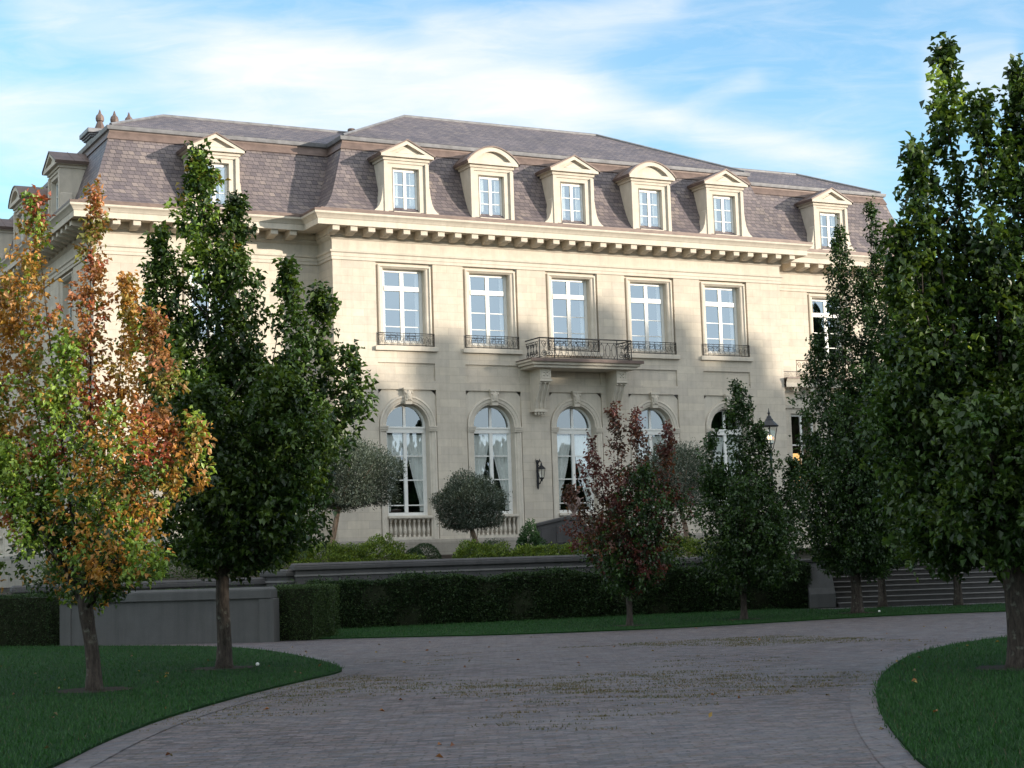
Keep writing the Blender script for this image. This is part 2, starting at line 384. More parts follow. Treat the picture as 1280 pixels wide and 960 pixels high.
# grass blades: one uncountable mass for each lawn
def grass(poly, n, name, bounds, cam=(-28.8, -64.8)):
    x0, x1, y0, y1 = bounds
    P = np.column_stack([rng.uniform(x0, x1, n*3), rng.uniform(y0, y1, n*3)]); P = P[inpoly(P, poly)]; P = P + rng.normal(0, .035, P.shape)
    for tx, ty, tr_ in PITS: P = P[np.hypot((P[:, 0]-tx), (P[:, 1]-ty)) > tr_*rng.uniform(.8, 1.15, len(P))]
    d = np.hypot(P[:, 0]-cam[0], P[:, 1]-cam[1]); P = P[rng.uniform(0, 1, len(P)) < np.clip((17/d)**1.3, 0, 1)][:n]
    k = len(P); h = rng.uniform(.03, .065, k); a = rng.uniform(0, 2*np.pi, k)
    wv = np.column_stack([np.cos(a), np.sin(a), np.zeros(k)])*.006
    B = np.column_stack([P, np.full(k, .03)]); T = B + np.column_stack([rng.normal(0, .018, (k, 2)), h])
    V = np.stack([B-wv, B+wv, T], 1).reshape(-1, 3); F = np.arange(k*3).reshape(-1, 3)
    f = rng.uniform(0, 1, k); c = np.column_stack([.009+.014*f, .04+.046*f, .007+.007*f])
    dry = rng.uniform(0, 1, k) < .03; c[dry] = (.06, .06, .03)
    o = fast_mesh(name, V, F, [M['dull']], np.repeat(c, 3, axis=0)); tag(o, None, None, None, 'stuff'); return o
g1 = grass(L_LAWN, 130000, 'grass', (-34, -16.5, -56, -21)); tag(g1, 'short mown grass on the lawn left of the cobbled drive', 'grass')
g2 = grass(R_LAWN, 130000, 'grass', (-24, 0, -58, -40)); tag(g2, 'short mown grass on the curved lawn right of the cobbled drive', 'grass')
g3 = grass(B_LAWN, 90000, 'grass', (-15.3, 10, -35, -20.5)); tag(g3, 'short mown grass on the strip in front of the long hedge', 'grass')
# tufts in the joints of the drive
def tufts():
    n = 8000
    P = np.column_stack([rng.uniform(-30, -8, n), rng.uniform(-56, -36, n)])
    keep = ~inpoly(P, L_LAWN) & ~inpoly(P, R_LAWN)
    f = np.sin(P[:, 0]*.9+1)*np.cos(P[:, 1]*.8+2) + np.sin(P[:, 0]*.31+P[:, 1]*.4); P = P[keep & (f > rng.uniform(-.4, 1.3, n))]
    ax = np.array([math.cos(R(-27)), math.sin(R(-27))]); Vs = []; Fs = []; Cs = []
    K = 22; k = len(P); Q = np.repeat(P, K, axis=0) + rng.normal(0, .15, (k*K, 1))*ax + rng.normal(0, .014, (k*K, 2))
    m = len(Q); B = np.column_stack([Q, np.full(m, .001)]); a = rng.uniform(0, 2*np.pi, m); wv = np.column_stack([np.cos(a), np.sin(a), np.zeros(m)])*.007
    T = B + np.column_stack([rng.normal(0, .012, (m, 2)), rng.uniform(.008, .028, m)])
    V = np.stack([B-wv, B+wv, T], 1).reshape(-1, 3); F = np.arange(m*3).reshape(-1, 3)
    t = np.repeat(rng.uniform(0, 1, k), K)[:, None]; c = (1-t)*np.array([.055, .07, .02]) + t*np.array([.13, .09, .04])
    o = fast_mesh('moss_tufts', V, F, [M['dull']], np.repeat(c, 3, axis=0)); tag(o, 'small tufts of moss and weed in the joints of the cobbled drive', 'moss', None, 'stuff')
tufts()
def fallen():
    n = 170; P = np.column_stack([rng.uniform(-30, -4, n), rng.uniform(-56, -30, n), np.full(n, .012)])
    onl = inpoly(P, L_LAWN) | inpoly(P, R_LAWN) | inpoly(P, B_LAWN); P[onl, 2] = .075
    D = np.column_stack([rng.normal(0, 1, (n, 2)), rng.normal(0, .12, n)])
    c = np.array([(.22, .09, .03), (.3, .2, .06), (.15, .06, .03), (.09, .07, .03)])[rng.integers(0, 4, n)]
    V, F, T = leaves(P, D, rng.uniform(.05, .08, n), c)
    tag(fast_mesh('fallen_leaves', V, F, [M['dull']], T), 'scattered brown and yellow fallen leaves on drive and lawns', 'leaves', None, 'stuff')
fallen()

# ------------------------------------------------------------------ trees
FW = np.array([math.sin(.4796), math.cos(.4796), 0]); RT = np.array([math.cos(.4796), -math.sin(.4796), 0])   # lateral and depth axes of the crowns
GREEN = [(.028, .062, .012), (.044, .088, .016), (.066, .112, .02), (.02, .045, .011)]
DARK = [(.022, .052, .014), (.03, .068, .016), (.042, .085, .018), (.018, .042, .012)]
RED = [(.4, .12, .07), (.36, .17, .06), (.48, .22, .12), (.26, .14, .05), (.2, .2, .05)]
ORANGE = [(.48, .23, .06), (.4, .22, .05), (.3, .22, .05), (.5, .27, .11)]
LIME = [(.2, .31, .05), (.26, .37, .07), (.15, .25, .04)]
MAROON = [(.12, .035, .03), (.09, .03, .025), (.15, .06, .035), (.07, .04, .025)]
def spire_pts(l, zt, zb, r, w, dens, lean=.55):
    hgt = zt - zb; nC = int(dens*(2.0*r+.25)*hgt*58)+14
    t = rng.uniform(0, 1, nC)**.92; ph = rng.uniform(0, 2*np.pi)
    prof = np.minimum(1, (t*3.2+.12))**.6*(1-t**2.1)**.62 + .07
    ang = rng.uniform(0, 2*np.pi, nC)
    lump = 1 + .28*np.sin(t*hgt*4.1+ang*1+ph) + .2*np.sin(t*hgt*8.3-ang*2+ph*3)
    rad = r*prof*lump*rng.uniform(.1, 1.12, nC)**.55
    cx = l*(lean+(1-lean)*np.minimum(1, t*1.5)) + .06*np.sin(t*9+ph); cw = w*(lean+(1-lean)*t)
    a = cx + rad*np.cos(ang); b = cw + rad*np.sin(ang); z = zb + t*hgt
    C = a[:, None]*RT + b[:, None]*FW; C[:, 2] += z
    Dn = (np.cos(ang)[:, None]*RT + np.sin(ang)[:, None]*FW)*.75; Dn[:, 2] += .55+.5*t
    return C, unit(Dn + rng.normal(0, .3, (nC, 3))), t
def pear(name, base, spires, label, palette, leaf=.085, dens=1.0, trunk_r=.14, fork=1.6, extra=5, seed=1, group='pear trees around the drive', bend=(0, 0), depthk=.55):
    global rng
    rng = np.random.default_rng(seed)
    root = thing(name, base, label, 'tree', group)
    top = max(s[1] for s in spires); rmax = max(abs(s[0])+s[3] for s in spires)
    S = []
    for i, s in enumerate(spires):
        tall = s[1]/top; w = rng.uniform(-1, 1)*rmax*depthk*(1-tall*.75)
        S.append((s[0], s[1], s[2], s[3], w, s[4] if len(s) > 4 else None))
    lats = [s[0] for s in spires]; lo, hi = min(lats), max(lats); mid = (lo+hi)/2; half = max((hi-lo)/2, .6)
    for i in range(extra):
        a = i*2.399+.7; l = mid + half*.55*math.cos(a); w = (1 if i % 2 else -1)*rmax*rng.uniform(.35, .8)*(1 if depthk > .3 else .6)
        zt = np.interp(l, sorted(lats), [s[1] for s in sorted(spires)])*rng.uniform(.5, .72)
        S.append((l, zt, min(s[2] for s in spires)+.2, rmax*.36, w, None))
    Ps = []; Ds = []; Sz = []; Cs = []; tb = MB()
    for (l, zt, zb, r, w, pal) in S:
        C, D, t = spire_pts(l, zt, zb, r, w, dens); n = len(C); K = 13
        P = np.repeat(C, K, 0) + np.repeat(D, K, 0)*rng.uniform(-.17, .13, (n*K, 1)) + rng.normal(0, .042, (n*K, 3))
        dd = np.repeat(D, K, 0)*.5 + rng.normal(0, .55, (n*K, 3)); dd[:, 2] -= .5
        def pick(pl, m): return np.array(pl)[rng.integers(0, len(pl), m)]
        def field(k): return .5+.25*np.sin(C[:, 0]*2.3*k+C[:, 2]*1.9+seed)+.25*np.sin(C[:, 1]*2.7*k-C[:, 2]*2.6*k+seed*2)
        def patch(pl): q = np.clip(field(1.3)*.8+rng.normal(.1, .23, n), 0, .999); return np.array(pl)[(q*len(pl)).astype(int)]
        cc = patch(palette)
        if pal is not None:
            u = field(.8)*.75+rng.uniform(0, .25, n); cc2 = patch(pal[0]); cc = np.where((u < pal[1]+.35*(t-.5))[:, None], cc2, cc)
        cc = np.repeat(cc, K, 0)*rng.uniform(.65, 1.35, (n*K, 1))
        Ps.append(P); Ds.append(dd); Sz.append(rng.uniform(.55, 1.3, n*K)*leaf); Cs.append(cc)
        # limb
        ax = RT*l*.55 + FW*w*.55; f = np.array([bend[0], bend[1], fork])
        e = RT*l + FW*w; pts = []; rr = []
        for q in np.linspace(0, 1, 7):
            c = f*(1-q)**2 + 2*q*(1-q)*(np.array([ax[0], ax[1], fork+(zt-fork)*.35])) + q*q*np.array([e[0], e[1], zt-.12])
            pts.append(c); rr.append(max(.006, trunk_r*.42*(1-q)**1.15))
        tb.tube([tuple(np.array(base)+q) for q in pts], rr, 6)
        for q in range(int(6*dens)+2):      # side twigs
            u = rng.uniform(.15, .9); i0 = int(u*6); p0 = np.array(pts[i0]); a = rng.uniform(0, 6.28)
            dv = (math.cos(a)*RT+math.sin(a)*FW)*r*.8 + np.array([0, 0, r*.9])
            tb.tube([tuple(np.array(base)+p0), tuple(np.array(base)+p0+dv*.5+np.array([0, 0, -.02])), tuple(np.array(base)+p0+dv)], [.016, .011, .004], 4)
    z = np.linspace(-.1, fork+.25, 9); tr = []; rr = []
    for q in z:
        u = max(q, 0)/fork; tr.append((base[0]+bend[0]*u**1.4+.012*math.sin(q*4), base[1]+bend[1]*u**1.4, base[2]+q))
        rr.append(trunk_r*(1+.42*math.exp(-max(q, 0)*9)-.16*u+(.12 if q > fork-.2 else 0)))
    tb.tube(tr, rr, 14)
    tb.build('trunk', M['bark'], root, smooth=True)
    V, F, T = leaves(np.concatenate(Ps), np.concatenate(Ds), np.concatenate(Sz), np.concatenate(Cs), .66)
    fast_mesh('crown', V, F, [M['leaf']], T, root)
    return root
P_R = (RED, .8); P_O = (ORANGE, .75); P_L = (LIME, .75); P_M = (MAROON, .9); P_RO = (RED+ORANGE, .8); P_OL = (ORANGE+LIME, .55)
A = [(.05,7.16,1.9,.30,P_R),(-.76,7.03,2.6,.40,(ORANGE+LIME+RED[:1],.8)),(-1.22,6.0,2.0,.42,P_O),(-1.65,5.09,2.13,.46,P_RO),(1.04,5.29,2.5,.27,P_R),(.53,5.83,2.3,.32,P_O),
     (1.45,3.78,2.3,.3,P_OL),(-.28,4.93,1.9,.42,P_L),(-.07,2.7,1.12,.36,P_OL),(-1.03,3.46,1.94,.5,P_L),(.5,2.96,1.5,.36,P_O),(.96,3.85,2.1,.36,P_RO),(-1.5,4.4,2.2,.4,P_L)]
B = [(-.35,8.87,2.51,.66,(LIME+GREEN+LIME[2:]+ORANGE[2:3],.55)),(-1.03,7.43,3.2,.42),(.25,8.08,2.49,.55),(1.25,6.66,2.05,.38),(1.72,6.34,1.91,.42),(2.24,5.26,2.56,.38),(.35,5.46,1.52,.95),(-.67,5.62,1.85,.75),(1.02,5.16,1.73,.8)]  # lime in the first spire paints sunlit leaves into the treetop
Cc = [(-.16,5.4,1.62,.26,P_M),(.4,5.25,1.6,.3,P_M),(-.7,4.64,1.83,.36,P_M),(1.06,4.78,1.77,.32,P_M),(.01,3.74,.75,.75,(MAROON,.4)),(-1.21,3.39,1.6,.42,P_M),(1.16,3.31,1.19,.6,(MAROON,.3)),(-.3,3.0,.9,.6,(MAROON,.5))]
Dd = [(.11,6.01,1.12,.55),(-.7,4.67,1.54,.42),(.63,4.93,1.1,.48),(-.34,3.74,.63,.95),(.87,3.5,.99,.65),(1.4,3.99,.98,.52)]
Ee = [(-.03,10.28,1.43,.58),(1.02,11.01,6.5,.26),(-.67,7.38,1.03,.7),(.55,9.06,.9,.95),(1.31,9.26,1.39,.75),(-1.09,4.08,1.35,.8)]
Ff = [(1.14,10.27,1.35,1.15),(.13,7.37,1.02,.9),(1.62,8.05,1.57,.95)]
Gg = [(.6,9.36,1.31,1.2),(-.23,7.05,1.22,1.0),(1.41,7.46,1.28,1.0)]
Hh = [(-.5,8.54,2.53,.34,(LIME,.1)),(-.07,7.66,1.98,.42),(.53,8.17,1.44,.4),(-1.01,6.97,2.54,.3,(LIME,.12)),(.97,7.68,1.42,.64),(-1.28,5.88,2.33,.36),(-.81,5.21,1.47,.6,(LIME,.08)),(-.02,5.73,1.19,.72),
      (-1.58,3.83,1.7,.46,(LIME,.1)),(-1.04,2.96,1.22,.6),(1.09,6.24,1.21,.74)]
pear('pear_tree', (-22.89,-40.46,.03), A, 'pear tree turning orange and red on the left lawn, nearest the left edge', GREEN+ORANGE[:2]+LIME, .085, .8, .105, 1.15, 3, 3, bend=(-.1, 0))
pear('pear_tree', (-19.87,-36.92,.03), B, 'tall dark green pear tree on the left lawn beside the orange one', GREEN, .108, .9, .125, 1.7, 5, 4)
pear('pear_tree', (-7.21,-29.0,.03), Cc, 'small pear tree with maroon leaves in front of the long hedge', DARK+MAROON[:1], .085, .6, .075, .75, 4, 5)
pear('pear_tree', (-3.76,-28.83,.03), Dd, 'small green pear tree in front of the hedge, right of the maroon one', DARK, .09, .8, .085, .75, 5, 6)
pear('pear_tree', (-.02,-28.62,.03), Ee, 'tall dark pear tree left of the stone steps with a thin bare-tipped top', DARK, .095, .75, .15, 1.3, 5, 7)
pear('pear_tree', (3.55,-25.3,.03), Ff, 'dark pear tree standing close before the stone steps, half hidden by the tree beside it', DARK, .1, .7, .12, 1.3, 4, 8)
pear('pear_tree', (4.92,-26.94,.03), Gg, 'dark pear tree before the right half of the stone steps', DARK, .1, .7, .12, 1.3, 4, 9)
tH = pear('pear_tree', (-12.47,-47.56,.03), Hh, 'largest dark green pear tree on the curved right lawn at the right edge', GREEN, .112, .92, .155, 1.4, 6, 10)
# more avenue trees outside the frame, along the right lawn (they shade the drive)
for i, (x, y, s, a) in enumerate([(-12.5,-67.5,1.1,4.0),(-4.0,-69.5,1.2,2.7),(-14,-73,1.2,2.0)]):
    c = copy_tree(tH, None, (x, y, .03), a, (s, s, s)); c['label'] = 'dark green pear tree of the avenue, beyond the right edge of the view'; c['group'] = 'avenue trees out of view'

# tall evergreens far to the right whose shade falls over the drive and the foot of the house
def evergreen():
    global rng
    rng = np.random.default_rng(77)
    root = thing('evergreen_tree', (40, -60, 0), 'tall dark evergreen tree far beyond the right edge of the view', 'tree', 'distant evergreens out of view')
    n = 30000; t = rng.uniform(0, 1, n); z = .04+t*.96; prof = (1-t**1.6)**.8*(.75+.25*np.sin(t*40)) + .02
    a = rng.uniform(0, 2*np.pi, n); r = .175*prof*(1+.3*np.sin(a*3+t*17))*rng.uniform(0, 1, n)**.45
    P = np.column_stack([r*np.cos(a), r*np.sin(a), z])*24
    D = np.column_stack([np.cos(a), np.sin(a), rng.uniform(-.6, .4, n)]) + rng.normal(0, .4, (n, 3))
    V, F, T = leaves(P, D, rng.uniform(.35, .7, n), np.array(DARK)[rng.integers(0, 4, n)], .6)
    fast_mesh('crown', V, F, [M['dull']], T, root)
    tb = MB(); tb.tube([(40, -60, -.2), (40, -60, 10), (40.1, -60, 22)], [.45, .3, .05], 8); tb.build('trunk', M['bark'], root, smooth=True)
    return root
ev = evergreen(); AZ = R(44); EL = R(8.0)
sd = Vector((math.sin(AZ), -math.cos(AZ), 0)); nd = Vector((math.cos(AZ), math.sin(AZ), 0))
first = True
FARROW = [(-9.5,20.5),(-6.5,21.5),(-3.8,22.5),(-1.2,24.6),(1.2,26.6),(3.8,26.9),(6.6,27.2),(9.4,26.6),(12.2,25.6),(15.2,23.6),(18.5,22.8),(22,22)]
NEARROW = [(c, 9.6+.5*math.sin(c*2)) for c in np.arange(-76, -40.9, 2.3)] + [(-39,10.6),(-36.6,11.4),(-34.2,12.2),(-31.8,12.8),(-29.4,12.4),(-27,12.9),(-24.6,12.6),(-22.2,13.4),(-19.8,13.4),(-17.2,12.4),(-14.6,11.4),(-12,11),(-9.6,10.6),(-7,11.4),(-4.4,12)]
for row, A0 in ((FARROW, 110), (NEARROW, 62)):
    for i, (c, h) in enumerate(row):
        for j in range(2):
            p = sd*(A0+(i % 3)*1.5+j*3.5) + nd*(c+j*1.2); s = h/24*(1 if j == 0 else .93); q = s*(1.0 if A0 > 100 else 1.15)
            if first: ev.location = p; ev.scale = (q, q, s); first = False
            else: copy_tree(ev, None, p, i*1.3+j, (q, q, s))
for i, (x, y, s) in enumerate([(0,-118,.62),(9,-121,.5),(17,-116,.66),(25,-119,.55),(33,-117,.62),(42,-121,.5),(50,-114,.6),(-8,-121,.5),(58,-110,.6)]):
    copy_tree(ev, None, (x, y, 0), i*.9, (s*1.7, s*1.7, s*.8))

# olive trees clipped to balls on trunks
def olive(base, crown, rad, label, seed, n=24000):
    global rng
    rng = np.random.default_rng(seed)
    root = thing('olive_tree', base, label, 'tree', 'clipped olive trees on the terrace')
    d = unit(rng.normal(0, 1, (n, 3))); u = rng.uniform(0, 1, n)**.3
    lump = 1+.09*np.sin(d[:, 0]*7+seed)+.08*np.sin(d[:, 1]*9+2)+.07*np.sin(d[:, 2]*8)
    sc = np.array([rad[0], rad[0], rad[1]]); P = d*(u*lump)[:, None]*sc
    P[:, 2] = np.where(P[:, 2] < -.65*rad[1], -.65*rad[1]+(P[:, 2]+.65*rad[1])*.6, P[:, 2])
    out = rng.uniform(0, 1, n) < .05; P[out] *= 1.12
    D = d*.6 + rng.normal(0, .5, (n, 3)) + np.array([0, 0, .5])
    pal = np.array([(.075, .098, .07), (.11, .138, .105), (.045, .065, .044), (.22, .25, .21)]); c = pal[rng.choice(4, n, p=[.35, .3, .25, .1])]*rng.uniform(.8, 1.2, (n, 1))
    off = np.array(crown)-np.array(base)
    V, F, T = leaves(P+off, D, rng.uniform(.07, .12, n), c, .34, .05)
    fast_mesh('crown', V, F, [M['olive']], T, root)
    tb = MB(); b = Vector(base); k = Vector(crown)-Vector((0, 0, rad[1]*.35))
    tb.tube([b-Vector((0,0,.3)), b+(k-b)*.35+Vector((.05,.03,0)), b+(k-b)*.7-Vector((.03,0,0)), k], [.12, .1, .085, .07], 10)
    for i in range(9):
        a = i*.7+.3; e = Vector(crown)+Vector((math.cos(a)*rad[0]*.7, math.sin(a)*rad[0]*.7, rad[1]*.3)); s0 = b+(k-b)*.78
        tb.tube([s0, s0.lerp(e, .5)+Vector((0,0,-.1)), e], [.055, .035, .01], 6)
    tb.build('trunk', M['olivebark'], root, smooth=True)
olive((-6.85,-8,2.0), (-6.1,-8,4.85), (1.95,1.35), 'large clipped olive tree at the left corner of the pavilion, behind the dark pear tree', 21, 40000)
olive((-.93,-8,2.0), (-1.2,-8,3.8), (1.3,1.08), 'round clipped olive tree on the terrace between the first two arched windows', 22)
olive((8.3,-8,2.0), (7.9,-8,4.7), (1.6,1.35), 'clipped olive tree between the maroon and the small green pear tree', 23)

# ------------------------------------------------------------------ hedges, low walls, terrace
def leafbox(name, a, b, depth, z0, z1, label, n, size, pal, wob=.07, round_=.1, group=None):
    """hedge from a to b along its front face, depth backwards; leaves on every face around a dark inner box"""
    a = Vector(a); b = Vector(b); u = (b-a).normalized(); v = Vector((-u.y, u.x)); Ln = (b-a).length
    H = z1-z0; areas = np.array([Ln*H, Ln*depth, depth*H, depth*H, Ln*H*.25]); face = rng.choice(5, n, p=areas/areas.sum())
    s = rng.uniform(0, 1, n); t = rng.uniform(0, 1, n); x = np.zeros(n); y = np.zeros(n); z = np.zeros(n); nx = np.zeros((n, 3))
    for k in range(5):
        m = face == k
        if k == 0: x[m], y[m], z[m] = s[m]*Ln, 0, t[m]*H; nx[m] = (0, -1, .2)
        if k == 1: x[m], y[m], z[m] = s[m]*Ln, t[m]*depth, H; nx[m] = (0, 0, 1)
        if k == 2: x[m], y[m], z[m] = 0, s[m]*depth, t[m]*H; nx[m] = (-1, 0, .2)
        if k == 3: x[m], y[m], z[m] = Ln, s[m]*depth, t[m]*H; nx[m] = (1, 0, .2)
        if k == 4: x[m], y[m], z[m] = s[m]*Ln, depth, t[m]*H; nx[m] = (0, 1, .2)
    w = wob*(np.sin(x*1.7+z*2)+np.sin(x*4.1-z*3+1)*.6+np.sin(y*5)*.3)
    P = np.column_stack([x, y, z]) + nx*(w[:, None]-rng.uniform(0, .09, (n, 1))+(rng.uniform(0, 1, (n, 1)) < .025)*rng.uniform(.06, .16, (n, 1)))
    D = nx*.7 + rng.normal(0, .5, (n, 3)) + np.array([0, 0, .25])
    Mx = np.array([[u.x, u.y, 0], [v.x, v.y, 0], [0, 0, 1]]); P = P@Mx; D = D@Mx
    P += np.array([a.x, a.y, z0])
    c = np.array(pal)[rng.integers(0, len(pal), n)]*rng.uniform(.7, 1.3, (n, 1))
    V, F, T = leaves(P, D, rng.uniform(.7, 1.2, n)*size, c)
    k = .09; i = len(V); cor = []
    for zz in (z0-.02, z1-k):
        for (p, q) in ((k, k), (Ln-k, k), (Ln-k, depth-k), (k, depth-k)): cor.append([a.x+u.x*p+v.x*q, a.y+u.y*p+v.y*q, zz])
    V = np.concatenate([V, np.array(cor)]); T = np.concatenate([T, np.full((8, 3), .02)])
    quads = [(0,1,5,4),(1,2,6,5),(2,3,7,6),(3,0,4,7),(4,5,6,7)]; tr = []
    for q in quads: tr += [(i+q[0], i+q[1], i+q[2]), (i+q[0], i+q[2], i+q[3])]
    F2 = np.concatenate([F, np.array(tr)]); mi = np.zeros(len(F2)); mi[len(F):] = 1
    org = Vector((a.x, a.y, z0)); V = V-np.array(org)
    o = fast_mesh(name, V, F2, [M['dull'], M['core']], T, midx=mi); o.location = org; tag(o, label, 'hedge', group); return o
HG = [(.022, .045, .016), (.03, .06, .02), (.016, .034, .013), (.04, .075, .022)]
leafbox('hedge', (-12.35,-21.55), (2.75,-23.05), .95, 0, 1.3, 'long dark clipped hedge in front of the terrace wall', 62000, .065, HG)
leafbox('hedge', (-15.3,-26.5), (-14.55,-27.15), 1.3, 0, 1.27, 'short lighter green box hedge at the right end of the low grey wall', 11000, .04, [(.04,.075,.022),(.055,.09,.028),(.03,.06,.02)], .02)
leafbox('hedge', (-24.5,-18.6), (-19.75,-23.05), 1.2, 0, 1.25, 'dark box hedge at the left edge, joined to the low grey wall', 22000, .04, HG, .02)
leafbox('hedge', (-19.2,-22.2), (-13.6,-25.9), .7, 0, 1.22, 'clipped hedge seen just over the top of the low grey wall', 14000, .04, [(.04,.075,.022),(.055,.09,.028)], .02)

def walls():
    # low grey wall that runs obliquely, with a cap and an end pier
    r = thing('low_wall', (-17.4,-25.2,0), 'low grey rendered wall with a cap and end pier behind the left lawn', 'wall')
    a = Vector((-19.5,-23.35)); b = Vector((-15.5,-26.85)); u = (b-a).normalized(); v = Vector((-u.y, u.x)); mid = (a+b)/2 + v*.17; Ln = (b-a).length
    mb = MB(); mb.obox(mid, u, Ln-.3, .3, -.02, 1.0); mb.build('wall_body', M['concrete'], r)
    mb = MB(); mb.obox(mid, u, Ln+.02, .42, 1.0, 1.2, 0, .0); mb.obox(mid, u, Ln+.02, .42, 1.2, 1.26, 0, .06); mb.build('wall_cap', M['concrete'], r, bevel=.015)
    mb = MB(); mb.obox(b+v*.17-u*.12, u, .36, .38, -.02, .998); mb.obox(a+v*.17+u*.1, u, .3, .36, -.02, .998); mb.build('end_pier', M['concrete'], r, bevel=.02)
    # terrace wall
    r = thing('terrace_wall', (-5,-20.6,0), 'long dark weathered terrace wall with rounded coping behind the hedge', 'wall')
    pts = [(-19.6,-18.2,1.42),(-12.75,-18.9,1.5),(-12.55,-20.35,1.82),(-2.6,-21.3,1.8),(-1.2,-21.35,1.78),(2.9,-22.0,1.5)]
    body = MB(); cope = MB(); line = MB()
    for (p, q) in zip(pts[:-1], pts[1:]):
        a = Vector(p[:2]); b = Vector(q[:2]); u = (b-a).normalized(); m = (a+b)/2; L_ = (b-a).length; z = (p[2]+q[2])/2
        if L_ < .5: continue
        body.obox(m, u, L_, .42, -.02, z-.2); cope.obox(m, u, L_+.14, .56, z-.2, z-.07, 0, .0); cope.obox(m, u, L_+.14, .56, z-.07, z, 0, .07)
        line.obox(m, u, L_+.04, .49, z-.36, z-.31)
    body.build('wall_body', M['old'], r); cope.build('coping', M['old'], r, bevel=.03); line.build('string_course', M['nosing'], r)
    # cheek wall beside the steps
    r = thing('cheek_wall', (2.1,-23.2,0), 'pale weathered cheek wall at the left end of the stone steps', 'wall')
    mb = MB(); d = Vector((.923, -.385)); n = Vector((.385, .923))
    P0 = Vector((2.55, -23.2)); prof = [(0, 0), (3.4, 0), (3.4, 1.36), (.5, 1.36), (.12, .6), (0, .42)]
    for k, off in ((0, 0), (1, .8)): mb.v += [((P0+d*off+n*s).x, (P0+d*off+n*s).y, z) for s, z in prof]
    K = len(prof); mb.f.append(tuple(range(K))); mb.f.append(tuple(range(K, 2*K))[::-1])
    for i in range(K): mb.f.append((i, K+i, K+(i+1) % K, (i+1) % K))
    mb.mi = [0]*len(mb.f); mb.build('wall_body', M['concrete'], r, bevel=.03)
    mb = MB(); 
    c0 = P0+d*.4+n*1.95; mb.obox(c0, d, .95, 3.0, 1.362, 1.46); mb.build('cap', M['old'], r, bevel=.02)
    # steps
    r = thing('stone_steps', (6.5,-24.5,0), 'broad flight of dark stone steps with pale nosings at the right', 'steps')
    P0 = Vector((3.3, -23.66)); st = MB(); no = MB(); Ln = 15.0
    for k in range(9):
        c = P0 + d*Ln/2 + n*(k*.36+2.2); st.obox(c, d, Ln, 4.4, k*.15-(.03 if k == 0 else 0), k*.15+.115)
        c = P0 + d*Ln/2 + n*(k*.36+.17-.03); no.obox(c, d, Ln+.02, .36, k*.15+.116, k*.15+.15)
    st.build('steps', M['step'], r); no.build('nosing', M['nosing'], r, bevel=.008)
walls()
# terrace earth between wall and house, and the paved landing above the steps
mb = MB()
for i, (x0, x1) in enumerate(((-19.5, -12.5), (-12.5, 1.9))):
    mb.face([(x0,-18.5 if i == 0 else -20.2,1.2), (x1,-18.5 if i == 0 else -21.6,1.2), (x1,-8,1.95 if i else 1.27), (x0,-8,1.95 if i else 1.2)])
mb.face([(-12.5,-8,1.95),(1.9,-8,1.95),(1.9,1,2.1),(-12.5,1,2.1)]); mb.face([(1.9,-8,1.3),(30,-8,1.3),(30,30,1.3),(1.9,30,1.3)]); mb.face([(-60,-14,.9),(-19.5,-18.5,.9),(-12.5,-8,1.28),(-12.5,40,1.28),(-60,40,1.28)])
o = mb.build('terrace_ground', M['soil']); o['kind'] = 'structure'
o = sheet('terrace_paving', [(1.9,-21.5),(9,-22.5),(20,-27),(40,-20),(40,0),(1.9,-.3)], 1.345, M['concrete']); 

def shrub(c, r, label, pal, n, size, seed, kind='low rounded shrubs along the terrace wall', ball=False):
    global rng
    rng = np.random.default_rng(seed); P = []; nn = unit(rng.normal(0, 1, (n, 3))); nn[:, 2] = np.abs(nn[:, 2])
    lump = 1 if ball else 1+.16*np.sin(nn[:, 0]*6+seed)+.14*np.sin(nn[:, 1]*8+nn[:, 2]*5)+.1*np.sin(nn[:, 0]*15)
    P = nn*np.array(r)*(lump*rng.uniform(.75, 1.03, n)**(.3 if ball else .6))[:, None] if not ball else nn*np.array(r)*rng.uniform(.93, 1.03, (n, 1))
    D = nn*.8+rng.normal(0, .45, (n, 3))+np.array([0, 0, .4])
    cc = np.array(pal)[rng.integers(0, len(pal), n)]*rng.uniform(.75, 1.25, (n, 1))
    V, F, T = leaves(P, D, rng.uniform(.7, 1.2, n)*size, cc, .5)
    o = fast_mesh('shrub', V, F, [M['dull']], T); o.location = c
    tag(o, label, 'shrub', kind); return o
YG = [(.14,.2,.03),(.19,.25,.04),(.1,.15,.025),(.07,.12,.025)]; BX = [(.025,.05,.02),(.035,.065,.025)]
